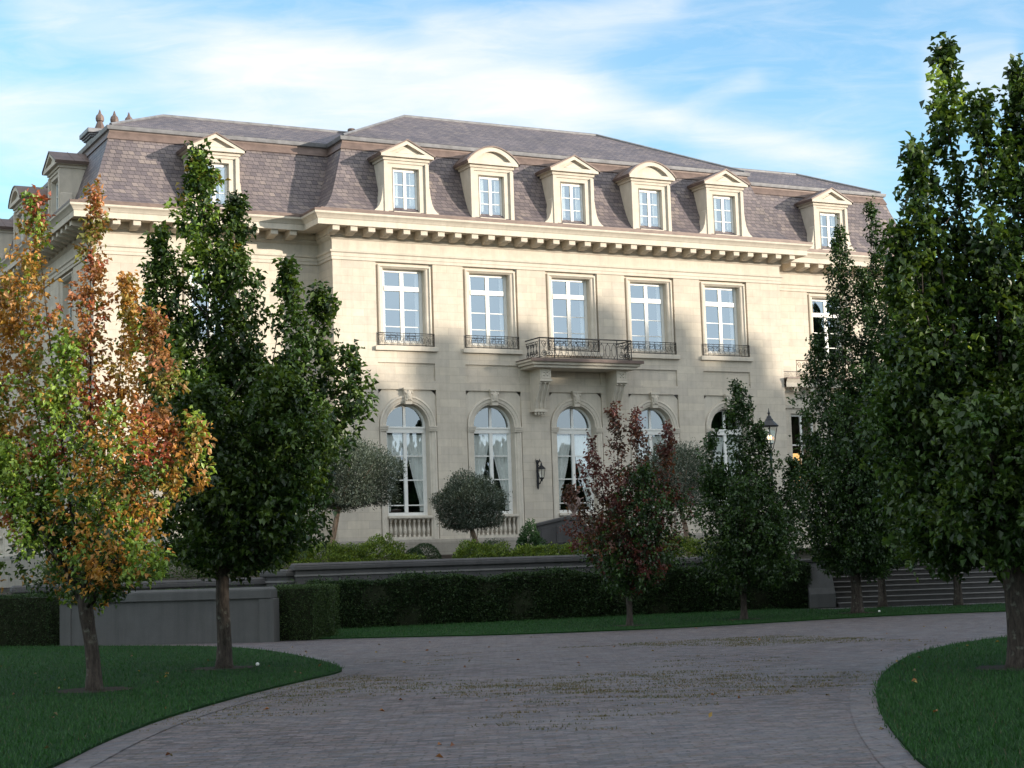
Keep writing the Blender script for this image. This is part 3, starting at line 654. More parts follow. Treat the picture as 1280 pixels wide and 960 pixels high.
sh = [((-11.0,-17.9,1.45),(1.6,.9,.82),'wide yellow-green shrub at the left end of the terrace planting',YG,9000),
      ((-9.2,-18.1,1.5),(1.35,.9,.85),'bushy green shrub in the terrace planting under the large olive tree',YG,8000),
      ((-7.75,-17.6,1.6),(.38,.38,.55),'small dark clipped ball left of the middle olive tree, the smaller of two',BX,2600),
      ((-6.95,-16.6,1.7),(.52,.52,.6),'dark clipped ball shrub left of the middle olive tree, the larger of two',BX,3600),
      ((-5.7,-18.0,1.55),(1.0,.7,.66),'yellow-green shrub below the middle olive tree',YG,5600),
      ((-4.2,-18.5,1.5),(.75,.6,.6),'low yellow-green shrub right of the middle olive tree',YG,3800),
      ((-4.0,-15.0,1.8),(.7,.6,.55),'low dark shrub behind the yellow ones, before the second balustrade',BX,3800),
      ((-2.6,-18.7,1.5),(1.1,.7,.72),'yellow-green shrub in front of the dark stair parapet',YG,5600),
      ((-2.7,-15.5,1.8),(.45,.45,.95),'upright dark green shrub against the dark stair parapet',[(.03,.07,.025),(.04,.09,.03)],3000),
      ((-1.0,-19.2,1.45),(.9,.7,.68),'yellow-green shrub left of the maroon pear trunk',YG,4800),
      ((1.2,-18.5,1.35),(1.2,.8,.9),'rounded bright green shrub seen between maroon and small green pear trees',YG,6000),
      ((3.6,-18.3,1.3),(1.0,.8,.75),'bright green shrub behind the small green pear tree',YG,4800),
      ((-14.0,-16.6,1.5),(1.7,1.1,.9),'green shrub behind the terrace wall, under the dark pear tree',[(.06,.11,.025),(.09,.14,.03)],8000),
      ((-16.8,-15.8,1.4),(1.5,1.1,.85),'green shrub behind the terrace wall, between the two left pear trees',[(.06,.11,.025),(.09,.14,.03)],7000)]
for i, (c, r, lb, pal, n) in enumerate(sh): shrub(c, r, lb, pal, n, .075 if pal is not BX else .04, 50+i, ball=(r[0] < .6 and pal is BX))

# ------------------------------------------------------------------ the mansion
HL = Vector((8, 12, 2.2))
house = thing('mansion', HL, 'pale limestone mansion with slate mansard roof, dormers and arched ground floor windows', 'building')
PATH = [(-12.6, 27.0), (-12.6, 1.6), (-3.2, 1.6), (-3.2, 0), (19.2, 0), (19.2, 1.6), (28.7, 1.6), (28.7, 27.0)]
def offs(path, d):
    out = []; n = len(path)
    for i in range(n):
        p = Vector(path[i]); e1 = (p-Vector(path[i-1])).normalized() if i else None; e2 = (Vector(path[i+1])-p).normalized() if i < n-1 else None
        e1 = e1 or e2; e2 = e2 or e1
        n1 = Vector((e1.y, -e1.x)); n2 = Vector((e2.y, -e2.x))      # outward for this winding
        m = (n1+n2); k = 1+n1.dot(n2); out.append(p + m*(d/k))
    return out
def sweep(mb, prof, m=0, path=PATH):
    """prof: list of (outward offset, z)"""
    lines = [offs(path, d) for d, z in prof]; base = len(mb.v); n = len(path)
    for (d, z), ln in zip(prof, lines): mb.v += [(q.x, q.y, z) for q in ln]
    for j in range(len(prof)-1):
        for i in range(n-1):
            mb.f.append((base+j*n+i, base+j*n+i+1, base+(j+1)*n+i+1, base+(j+1)*n+i)); mb.mi.append(m)
ZB = 1.2
class Fr:      # a wall frame: u along the wall, out = outward normal
    def __init__(s, O, U, N): s.O = Vector(O); s.U = Vector(U); s.N = Vector(N)
    def P(s, u, d, z): q = s.O + s.U*u - s.N*d; return (q.x, q.y, z)     # d = depth into the wall
def gridwall(mb, fr, u0, u1, z0, z1, holes, m=0):
    us = sorted({u0, u1} | {h[0] for h in holes} | {h[1] for h in holes}); zs = sorted({z0, z1} | {h[2] for h in holes} | {h[3] for h in holes})
    for a, b in zip(us[:-1], us[1:]):
        for c, d in zip(zs[:-1], zs[1:]):
            cu, cz = (a+b)/2, (c+d)/2
            if any(h[0] < cu < h[1] and h[2] < cz < h[3] for h in holes): continue
            mb.face([fr.P(a, 0, c), fr.P(b, 0, c), fr.P(b, 0, d), fr.P(a, 0, d)], m)
    for (a, b, c, d, dep, back) in holes:
        for (p, q) in (((a, c), (a, d)), ((a, d), (b, d)), ((b, d), (b, c)), ((b, c), (a, c))):
            mb.face([fr.P(p[0], 0, p[1]), fr.P(q[0], 0, q[1]), fr.P(q[0], dep, q[1]), fr.P(p[0], dep, p[1])], m)
        if back: mb.face([fr.P(a, dep, c), fr.P(b, dep, c), fr.P(b, dep, d), fr.P(a, dep, d)], m)
ZA, ZS, ZT = 14.25, 10.74, 14.28
def bay(u, full=True):
    H = [(u-1.3, u+1.3, ZS, ZA-.004, .13, False), (u-1.29, u+1.29, 9.32, 10.05, .07, True)]
    if full: H.append((u-1.31, u+1.31, 2.55, 8.94, .08, False))
    return H
wall = MB()
FP = Fr((0,0,0), (1,0,0), (0,-1,0)); FL = Fr((0,1.6,0), (1,0,0), (0,-1,0)); FS = Fr((-12.6,0,0), (0,-1,0), (-1,0,0))
H = [];
for k in range(5): H += bay(4*k)
gridwall(wall, FP, -3.2, 19.2, ZB, ZT+.02, H)
gridwall(wall, FL, -12.6, -3.2, ZB, ZT+.02, bay(-7.75))
gridwall(wall, FL, 19.2, 28.7, ZB, ZT+.02, [(23.3-1.3, 23.3+1.3, ZS, ZA-.004, .13, False)])
gridwall(wall, FS, -27, -1.6, ZB, ZT+.02, bay(-6.3)+bay(-13.5)+bay(-20.7))
for x, y0, y1 in ((-3.2, 0, 1.6), (19.2, 0, 1.6), (28.7, 1.6, 27)): wall.face([(x,y0,ZB),(x,y1,ZB),(x,y1,ZT+.02),(x,y0,ZT+.02)])
wall.face([(-12.6,27,ZB),(28.7,27,ZB),(28.7,27,ZT+1.5),(-12.6,27,ZT+1.5)])
wall.build('wall', M['wall'], house)
pl = MB(); sweep(pl, [(.0, 2.74), (.06, 2.71), (.09, 2.62), (.09, 1.15)]); pl.build('plinth', M['base'], house)
en = MB()
sweep(en, [(0, 14.252), (.05, 14.252), (.05, 14.38), (.075, 14.385), (.075, 14.52), (.13, 14.56), (.14, 14.64), (.02, 14.645), (.02, 15.08), (.05, 15.1), (.12, 15.17), (.14, 15.24), (.14, 15.26), (.2, 15.28), (.2, 15.53), (.9, 15.532)])
en.build('frieze', M['trim'], house)
co = MB()
sweep(co, [(.9, 15.532), (.92, 15.49), (.97, 15.49), (.97, 15.72), (1.0, 15.75), (1.03, 15.8), (1.08, 15.86), (1.15, 15.92), (1.16, 16.0), (1.12, 16.0)])
co.build('cornice', M['trim'], house)
# modillions under the cornice
mo = MB(); pts = [(.2, 15.2), (.36, 15.2), (.5, 15.24), (.8, 15.27), (.88, 15.3), (.88, 15.525), (.2, 15.525)]
for sx in (-.15, .15): mo.v += [(sx, -d, z-15.4) for d, z in pts]
K7 = len(pts); mo.f.append(tuple(range(K7))); mo.f.append(tuple(range(K7, 2*K7))[::-1]); mo.mi = [0, 0]
for j in range(K7): mo.f.append((j, K7+j, K7+(j+1) % K7, (j+1) % K7)); mo.mi.append(0)
mod0 = None
for fr, a, b, n, rz in ((FP, -3.75, 19.75, 30, 0), (FL, -13.1, -4.2, 11, 0), (FL, 20.2, 29.2, 11, 0), (FS, -26.5, -1.2, 32, R(-90))):
    for i in range(n):
        wl = Vector(fr.P(a+(b-a)*(i+.5)/n, 0, 15.4))
        if mod0 is None: mod0 = mo.build('modillion', M['trim'], house, wl)
        else: copy_tree(mod0, house, wl-HL, rz)
# gutter and mansard roof
gu = MB(); sweep(gu, [(1.12, 16.0), (1.17, 16.005), (1.17, 16.1), (1.05, 16.11)], 0); sweep(gu, [(1.05, 16.11), (.74, 16.13)], 1); sweep(gu, [(.74, 16.13), (.74, 16.24), (.66, 16.25)], 0); sweep(gu, [(.66, 16.25), (.45, 16.3)], 1); gu.build('gutter', [M['copper'], M['lead']], house)
ma = MB()
prof = [(.5, 16.27), (.3, 16.44), (.1, 16.7), (-.1, 17.05), (-.32, 17.6), (-.5, 18.15), (-.68, 18.65), (-.82, 19.12)]
sweep(ma, prof); ma.build('mansard_roof', M['slate'], house)
cb = MB(); sweep(cb, [(-.82, 19.12), (-.77, 19.13), (-.82, 19.26), (-.9, 19.44), (-.9, 19.5)], 0); sweep(cb, [(-.9, 19.5), (-.82, 19.53), (-.8, 19.6)], 1); sweep(cb, [(-.8, 19.6), (-.78, 19.68), (-1.0, 19.74), (-1.15, 19.76)], 1); cb.build('copper_flashing', [M['copper'], M['lead']], house)
ur = MB()
def hip(x0, x1, y0, k, z0, z1, yb, both=False):
    a, b, c, d = (x0, y0, z0), (x1, y0, z0), (x1-k, y0+k, z1), (x0+k, y0+k, z1)
    ur.face([a, b, c, d])
    e, f = (x0, yb, z0), (x1, yb, z0); g_, h_ = (x1-k, yb-(k if both else 0), z1), (x0+k, yb-(k if both else 0), z1)
    ur.face([b, f, g_, c]); ur.face([e, a, d, h_]); ur.face([d, c, g_, h_])
    if both: ur.face([f, e, h_, g_])
hip(-12.6+.98, 28.7-.98, 1.6+.98, 3.0, 19.74, 21.12, 27)
hip(-3.2+.98, 19.2-.98, .98, 5.1, 19.745, 22.3, 14, True)
ur.build('upper_roof', M['slate2'], house)
rd = MB()
def ridge(p, q, r=.07): rd.tube([p, q], r, 6)
k = .98
ridge((-3.2+k,k,19.76), (-3.2+k+5.1,k+5.1,22.32)); ridge((19.2-k,k,19.76), (19.2-k-5.1,k+5.1,22.32)); ridge((-3.2+k+5.1,k+5.1,22.32), (19.2-k-5.1,k+5.1,22.32))
ridge((-12.6+k,1.6+k,19.76), (-12.6+k+3,1.6+k+3,21.14)); ridge((-12.6+k+3,1.6+k+3,21.14), (0,1.6+k+3,21.14)); ridge((28.7-k,1.6+k,19.76), (28.7-k-3,1.6+k+3,21.14)); ridge((28.7-k-3,1.6+k+3,21.14), (17,1.6+k+3,21.14))
rd.build('ridge_roll', M['lead'], house)
vp = MB(); vp.lathe((-.1, 5.2, 20.4), [(.12,0),(.12,.68),(.18,.68),(.18,.8),(.14,.84)], 10); vp.build('vent_pipe', M['copper'], house)
# dark rooms behind the windows
ro = MB()
def room(fr, u0, u1, z0, z1, d0=.5, d1=3.2):
    a = [fr.P(u0, d0, z0), fr.P(u1, d0, z0), fr.P(u1, d0, z1), fr.P(u0, d0, z1)]; b = [fr.P(u0, d1, z0), fr.P(u1, d1, z0), fr.P(u1, d1, z1), fr.P(u0, d1, z1)]
    ro.face(b); ro.face([a[0], b[0], b[3], a[3]]); ro.face([a[1], b[1], b[2], a[2]]); ro.face([a[0], a[1], b[1], b[0]]); ro.face([a[3], a[2], b[2], b[3]])
for k in range(5): room(FP, 4*k-1.6, 4*k+1.6, 2.3, 8.8); room(FP, 4*k-1.6, 4*k+1.6, 10.6, 14.2)
room(FL, -9.3, -6.2, 2.3, 8.8); room(FL, -9.3, -6.2, 10.6, 14.2); room(FL, 21.7, 24.9, 10.6, 14.2)
for u in (-6.3, -13.5, -20.7): room(FS, u-1.5, u+1.5, 2.3, 8.8); room(FS, u-1.5, u+1.5, 10.6, 14.2)
ro.build('room_walls', M['room'], house)

# --- window kits, modelled at their own origin (x across, y depth, z up)
def upath(w, zt, zb): return [(-w, zb), (-w, zt), (w, zt), (w, zb)]
def apath(w, zs, zb, n=20): return [(-w, zb)] + [(w*math.cos(math.pi*(1-i/n)), zs+w*math.sin(math.pi*(1-i/n))) for i in range(n+1)] + [(w, zb)]
def rings(mb, seq, m=0):
    """seq: list of (path, depth)"""
    for (p, d), (q, e) in zip(seq[:-1], seq[1:]):
        for i in range(len(p)-1): mb.face([(p[i][0], d, p[i][1]), (p[i+1][0], d, p[i+1][1]), (q[i+1][0], e, q[i+1][1]), (q[i][0], e, q[i][1])], m)
def bar(mb, x0, x1, z0, z1, y=.33, d=.05): mb.box(x0, x1, y, y+d, z0, z1)
def grille(x0, x1, z0, z1, name, parent, wloc, y=-.06):
    """scrolled wrought iron guard"""
    mb = MB(); r = .016
    for z in (z0+.02, z1-.02): mb.tube([(x0, y, z), (x1, y, z)], r, 5)
    mb.tube([(x0, y, z1-.1), (x1, y, z1-.1)], .01, 5)
    for x in (x0, x1): mb.tube([(x, y, z0), (x, y, z1)], r, 5); mb.tube([(x, y, z1-.06), (x, .1, z1-.06)], r, 5)
    n = 9; wd = (x1-x0)/n; zc = (z0+z1-.1)/2; hh = (z1-.1-z0)/2
    for i in range(n):
        c = x0+(i+.5)*wd
        for s in (-1, 1):
            pts = []
            for j in range(15):
                t = j/14*2.1*math.pi; q = 1-.55*j/14
                pts.append((c+s*(wd*.25+wd*.21*q*math.cos(t)), y, zc+s*hh*.12+hh*.8*q*math.sin(t)*.9))
            mb.tube(pts, .009, 4, cap=False)
        mb.tube([(c-wd/2, y, z0), (c-wd/2, y, z1)], .009, 4)
    return mb.build(name, M['iron'], parent, wloc)

def upper_window(wloc, parent):
    """origin on the wall face, at floor level of the opening"""
    fr = MB(); y = .33
    zb, zt, w = .16, 3.27, .93
    bar(fr, -w, -w+.13, zb, zt); bar(fr, w-.13, w, zb, zt); bar(fr, -w+.13, w-.13, zt-.12, zt); bar(fr, -w+.13, w-.13, zb, zb+.12)
    bar(fr, -.085, .085, zb+.12, zt-.12, .32, .07); fr.box(-w+.13, -.086, .29, .38, 2.36, 2.56); fr.box(.086, w-.13, .29, .38, 2.36, 2.56); fr.box(-.085, .085, .288, .319, 2.36, 2.56)
    for z in (.86, 1.58):
        for s in (-1, 1): bar(fr, min(s*.085, s*.8), max(s*.085, s*.8), z-.018, z+.018, .34, .03)
    o = fr.build('window', M['white'], parent, wloc)
    mb = MB(); T = lambda a: a
    seq = [(upath(1.295, 3.505, 0), .128), (upath(1.2, 3.41, 0), .128), (upath(1.2, 3.41, 0), .0), (upath(1.13, 3.41-.07, 0), -.02), (upath(1.07, 3.28+.0, 0), .04), (upath(1.0, 3.3-.03, 0), .05), (upath(.95, 3.26, 0), .09), (upath(.93, 3.25, 0), .42)]
    seq[4] = (upath(1.08, 3.35-.05, 0), .04); seq[5] = (upath(1.0, 3.29, 0), .05)
    rings(mb, seq); mb.build('surround', M['trim'], o, (W[o.name]))
    mb = MB(); mb.box(-1.42, 1.42, -.14, .42, -.2, -.03); mb.box(-1.36, 1.36, -.1, .42, -.03, .0); mb.box(-.93, .93, .12, .45, .001, .16); mb.build('sill', M['trim'], o, W[o.name], bevel=.012)
    mb = MB(); mb.face([(-.82, .362, .2), (.82, .362, .2), (.82, .362, 3.2), (-.82, .362, 3.2)]); mb.build('pane', M['glass'], o, W[o.name])
    mb = MB()
    for s in (-1, 1):
        for i in range(4):
            x0, x1 = s*(.9-.055*i), s*(.9-.055*(i+1)); y0 = .5+.03*math.sin(i*1.9); y1 = .5+.03*math.sin((i+1)*1.9)
            mb.face([(x0, y0, .2), (x1, y1, .2), (x1, y1, 3.2), (x0, y0, 3.2)])
    mb.build('curtain', M['curtain'], o, W[o.name])
    grille(-1.27, 1.27, .02, .56, 'guard_rail', o, W[o.name], -.05)
    return o
def arch_window(wloc, parent):
    """origin on the wall face at z=0 of the scene"""
    fr = MB(); w = .95; zs = 7.42; y = .4
    n = 20
    def arcband(r0, r1, y0, y1):
        a = apath(r0, zs, 3.72, n); b = apath(r1, zs, 3.72, n); rings(fr, [(a, y1), (a, y0), (b, y0), (b, y1)])
    arcband(w, w-.1, y-.01, y+.07)
    fr.box(-w+.1, w-.1, y-.05, y+.06, 7.16, 7.42); fr.box(-w+.06, w-.06, y-.08, y+.04, 7.34, 7.4)
    fr.box(-w+.1, w-.1, y, y+.06, 3.72, 3.86); fr.box(-.075, .075, y-.02, y+.06, 3.86, 7.16); fr.box(-.055, .055, y-.01, y+.05, 7.42, 8.3)
    for s in (-1, 1): fr.box(min(s*.85, s*.79), max(s*.85, s*.79), y+.005, y+.05, 3.86, 7.16)
    for z in (4.16, 5.2, 6.2):
        for s in (-1, 1): fr.box(min(s*.075, s*.79), max(s*.075, s*.79), y+.01, y+.04, z-.022, z+.022)
    o = fr.build('window', M['white'], parent, wloc)
    mb = MB(); p = apath(w-.09, zs, 3.8, n); mb.face([(x, y+.035, z) for x, z in p]); mb.build('pane', M['glass2'], o, W[o.name])
    # archivolt, jambs, imposts
    mb = MB(); zb = 2.55; A_ = lambda r: apath(r, zs, zb, n); outer = [(-1.31, zb)]
    for i in range(n+1):
        a = math.pi*(1-i/n); c, s_ = math.cos(a), math.sin(a); k = min(1.31/max(abs(c), 1e-6), (8.94-zs)/max(s_, 1e-6)); outer.append((c*k, zs+s_*k))
    outer.append((1.31, zb))
    rings(mb, [(outer, .079), (A_(1.27), .079), (A_(1.27), -.01), (A_(1.2), -.03), (A_(1.16), .0), (A_(1.05), .01), (A_(1.03), .04), (A_(.97), .05), (A_(.95), .5)])
    mb.build('surround', M['trim'], o, W[o.name])
    for s in (-1, 1):
        mb = MB()
        for (e, z0, z1) in ((.02, 7.2, 7.27), (.05, 7.27, 7.36), (.075, 7.36, 7.42)): mb.box(min(s*(.95-e*.3), s*1.29), max(s*(.95-e*.3), s*1.29), -.03-e, .3, z0, z1)
        mb.build('impost', M['trim'], o, W[o.name])
    # keystone with a carved mask
    mb = MB(); mb.extr([(-.14, 8.32), (.14, 8.32), (.2, 8.98), (-.2, 8.98)], -.12, .2); mb.box(-.23, .23, -.16, .1, 8.92, 9.0)
    i0 = len(mb.v); mb.lathe((0, 0, 0), [(.02, -.2), (.1, -.15), (.135, -.02), (.13, .1), (.09, .18), (.02, .2)], 10)
    mb.xform(Matrix.Translation((0, -.12, 8.66)) @ Matrix.Diagonal((1, .7, 1, 1)), i0)
    for (x, z, r) in ((-.05, 8.7, .028), (.05, 8.7, .028), (0, 8.62, .035), (-.14, 8.8, .06), (.14, 8.8, .06), (-.1, 8.5, .05), (.1, 8.5, .05), (0, 8.86, .06)):
        mb.lathe((x, -.19 if r < .04 else -.13, z-r), [(.005, 0), (r*.8, r*.4), (r, r), (r*.8, r*1.6), (.005, r*2)], 7)
    mb.build('keystone', M['trim'], o, W[o.name], smooth=False)
    # balustrade under the sill
    mb = MB(); mb.box(-.95, .95, .0, .42, 3.58, 3.72); mb.box(-1.0, 1.0, -.05, .1, 3.62, 3.7); mb.box(-.949, .949, .02, .42, zb, 2.85)
    pr = [(.055, 0), (.055, .06), (.035, .09), (.06, .16), (.075, .25), (.06, .36), (.033, .48), (.032, .56), (.055, .6), (.055, .64), (.07, .66), (.07, .73)]
    for i in range(9): mb.lathe((-.84+i*.21, .13, 2.85), pr, 8)
    mb.face([(-.95, .47, zb), (.95, .47, zb), (.95, .47, 3.72), (-.95, .47, 3.72)]); mb.build('balustrade', M['trim'], o, W[o.name], smooth=False)
    # swagged curtains
    mb = MB(); rowsn = 22
    for s in (-1, 1):
        def edge(t):      # t 0 top .. 1 bottom: inner edge of the drape
            return (.03+.6*min(1, t/.85)**1.35) if t < .85 else .63+.1*math.sin((t-.85)*2)
        P = []
        for j in range(rowsn+1):
            t = j/rowsn; z = 7.1-t*3.2; xi = edge(t); row = []
            for i in range(13):
                q = i/12; row.append((s*(xi+(.88-xi)*q), .5+.03*math.sin(q*19+j*.05), z))
            P.append(row)
        for j in range(rowsn):
            for i in range(12): mb.face([P[j][i], P[j][i+1], P[j+1][i+1], P[j+1][i]])
    mb.build('curtain', M['curtain'], o, W[o.name], smooth=True)
    return o
u0 = upper_window(Vector((0, 0, ZS)), house)
def kid(o, wl, rz=0):
    c = copy_tree(o, house, wl-W['mansion'], rz); return c
for k in range(1, 5): kid(u0, Vector((4*k, 0, ZS)))
kid(u0, Vector((-7.75, 1.6, ZS))); kid(u0, Vector((23.3, 1.6, ZS)))
for y in (6.3, 13.5, 20.7): kid(u0, Vector((-12.6, y, ZS)), R(-90))
a0 = arch_window(Vector((0, 0, 0)), house)
for k in range(1, 5): kid(a0, Vector((4*k, 0, 0)))
kid(a0, Vector((-7.75, 1.6, 0)))
for y in (6.3, 13.5, 20.7): kid(a0, Vector((-12.6, y, 0)), R(-90))

def dormer(kind, wloc, parent):
    """origin at the wall plane, z=0 at the scene ground; front face at y=-.4"""
    mb = MB(); y = -.46; zb = 16.24; zt = 18.5
    seq = [(upath(1.0, zt, zb), y), (upath(.84, zt-.14, zb), y), (upath(.84, zt-.14, zb), y+.05), (upath(.62, zt-.3, zb), y+.05), (upath(.6, zt-.32, zb), y+.02), (upath(.56, zt-.36, zb), y+.3)]
    rings(mb, seq)
    for s in (-1, 1):          # cheeks and pilaster strips
        mb.face([(s*1.0, y, zb), (s*1.0, y, zt), (s*1.0, 1.6, zt), (s*1.0, 1.6, zb)])
        mb.box(min(s*.86, s*1.02), max(s*.86, s*1.02), y-.04, y+.02, zb+.0, zt-.1)
    mb.box(-.6, .6, y-.03, y+.32, zb-.04, zb+.09)
    if kind == 'triangle':
        for s in (-1, 1):
            pr = [(s*1.0, zb), (s*1.46, zb), (s*1.46, zb+.1), (s*1.36, zb+.16), (s*1.25, zb+.3), (s*1.16, zb+.5), (s*1.1, zb+.8), (s*1.06, zb+1.15), (s*1.0, zb+1.2)]
            mb.extr(pr if s < 0 else pr[::-1], y+.01, y+.5)
    o = mb.build('dormer', M['trim'], parent, wloc)
    # entablature and pediment
    mb = MB(); mb.box(-1.06, 1.06, y-.06, 1.4, zt-.02, zt+.1); mb.box(-1.2, 1.2, y-.2, 1.5, zt+.1, zt+.2)
    n = 14
    if kind == 'triangle': out = [(-1.24, zt+.2), (0, zt+.83), (1.24, zt+.2)]; inn = [(-.82, zt+.26), (0, zt+.66), (.82, zt+.26)]
    else:
        out = [(-1.24+2.48*i/n, zt+.2+.68*math.sin(math.pi*i/n)**.8) for i in range(n+1)]; inn = [(-.84+1.68*i/n, zt+.26+.43*math.sin(math.pi*i/n)**.8) for i in range(n+1)]
    k = len(out)
    for i in range(k-1):     # raking cornice: front face, inner reveal, tympanum
        mb.face([(out[i][0], y-.2, out[i][1]), (out[i+1][0], y-.2, out[i+1][1]), (inn[i+1][0], y-.2, inn[i+1][1]), (inn[i][0], y-.2, inn[i][1])])
        mb.face([(inn[i][0], y-.2, inn[i][1]), (inn[i+1][0], y-.2, inn[i+1][1]), (inn[i+1][0], y-.03, inn[i+1][1]), (inn[i][0], y-.03, inn[i][1])])
    mb.face([(x, y-.03, z) for x, z in inn]); mb.face([(-1.24, y-.2, zt+.2), (-.82, y-.2, zt+.26), (.82, y-.2, zt+.26), (1.24, y-.2, zt+.2)])
    mb.face([(-.84, y-.2, zt+.26), (.84, y-.2, zt+.26), (.84, y-.03, zt+.26), (-.84, y-.03, zt+.26)])
    if kind == 'triangle': mb.extr([(-.45, zt+.3), (.45, zt+.3), (0, zt+.53)], y-.08, y-.03)
    mb.build('pediment', M['trim'], o, W[o.name])
    mb = MB(); up = [(x*1.03, z+.045) for x, z in out]
    for i in range(k-1):
        mb.face([(up[i][0], y-.24, up[i][1]), (up[i+1][0], y-.24, up[i+1][1]), (up[i+1][0], 1.9, up[i+1][1]), (up[i][0], 1.9, up[i][1])])
        mb.face([(up[i][0], y-.24, up[i][1]), (up[i+1][0], y-.24, up[i+1][1]), (out[i+1][0], y-.24, out[i+1][1]-.01), (out[i][0], y-.24, out[i][1]-.01)])
    for s in (0, -1): mb.face([(up[s][0], y-.24, up[s][1]), (up[s][0], 1.6, up[s][1]), (out[s][0], 1.6, zt+.12), (out[s][0], y-.24, zt+.12)])
    for q in np.arange(.1, 1.6, .42):   # standing seams
        mb.tube([(x, q, z+.012) for x, z in up], .014, 4)
    mb.build('dormer_roof', M['copper'], o, W[o.name])
    mb = MB(); w = .56; z0 = zb+.09; z1 = zt-.36; yy = y+.2
    bar(mb, -w, -w+.08, z0, z1, yy); bar(mb, w-.08, w, z0, z1, yy); bar(mb, -w+.08, w-.08, z1-.09, z1, yy); bar(mb, -w+.08, w-.08, z0, z0+.09, yy); bar(mb, -.065, .065, z0+.09, z1-.09, yy-.01, .06)
    for q in (1, 2):
        z = z0+.09+(z1-z0-.18)*q/3
        for s in (-1, 1): bar(mb, min(s*.065, s*.48), max(s*.065, s*.48), z-.016, z+.016, yy+.005, .03)
    mb.build('window_frame', M['white'], o, W[o.name])
    mb = MB(); mb.face([(-.5, yy+.03, z0), (.5, yy+.03, z0), (.5, yy+.03, z1), (-.5, yy+.03, z1)]); mb.build('pane', M['glass'], o, W[o.name])
    mb = MB(); mb.face([(-.56, yy+.5, zb), (.56, yy+.5, zb), (.56, yy+.5, zt), (-.56, yy+.5, zt)], 0)
    for s in (-1, 1):
        for i in range(8): mb.face([(s*(.54-.035*i), yy+.12+.02*math.sin(i*2), zb+.1), (s*(.54-.035*(i+1)), yy+.12+.02*math.sin(i*2+2), zb+.1), (s*(.54-.035*(i+1)), yy+.12+.02*math.sin(i*2+2), zt-.3), (s*(.54-.035*i), yy+.12+.02*math.sin(i*2), zt-.3)], 1)
    mb.build('curtain', [M['room'], M['curtain']], o, W[o.name])
    return o
d0 = dormer('triangle', Vector((0, 0, 0)), house); d1 = dormer('arch', Vector((4, 0, 0)), house)
kid(d0, Vector((8, 0, 0))); kid(d1, Vector((12, 0, 0))); kid(d0, Vector((16, 0, 0))); kid(d0, Vector((-7.75, 1.6, 0))); kid(d0, Vector((23.3, 1.6, 0)))
kid(d0, Vector((-12.6, 6.3, 0)), R(-90)); kid(d1, Vector((-12.6, 13.5, 0)), R(-90)); kid(d0, Vector((-12.6, 20.7, 0)), R(-90))

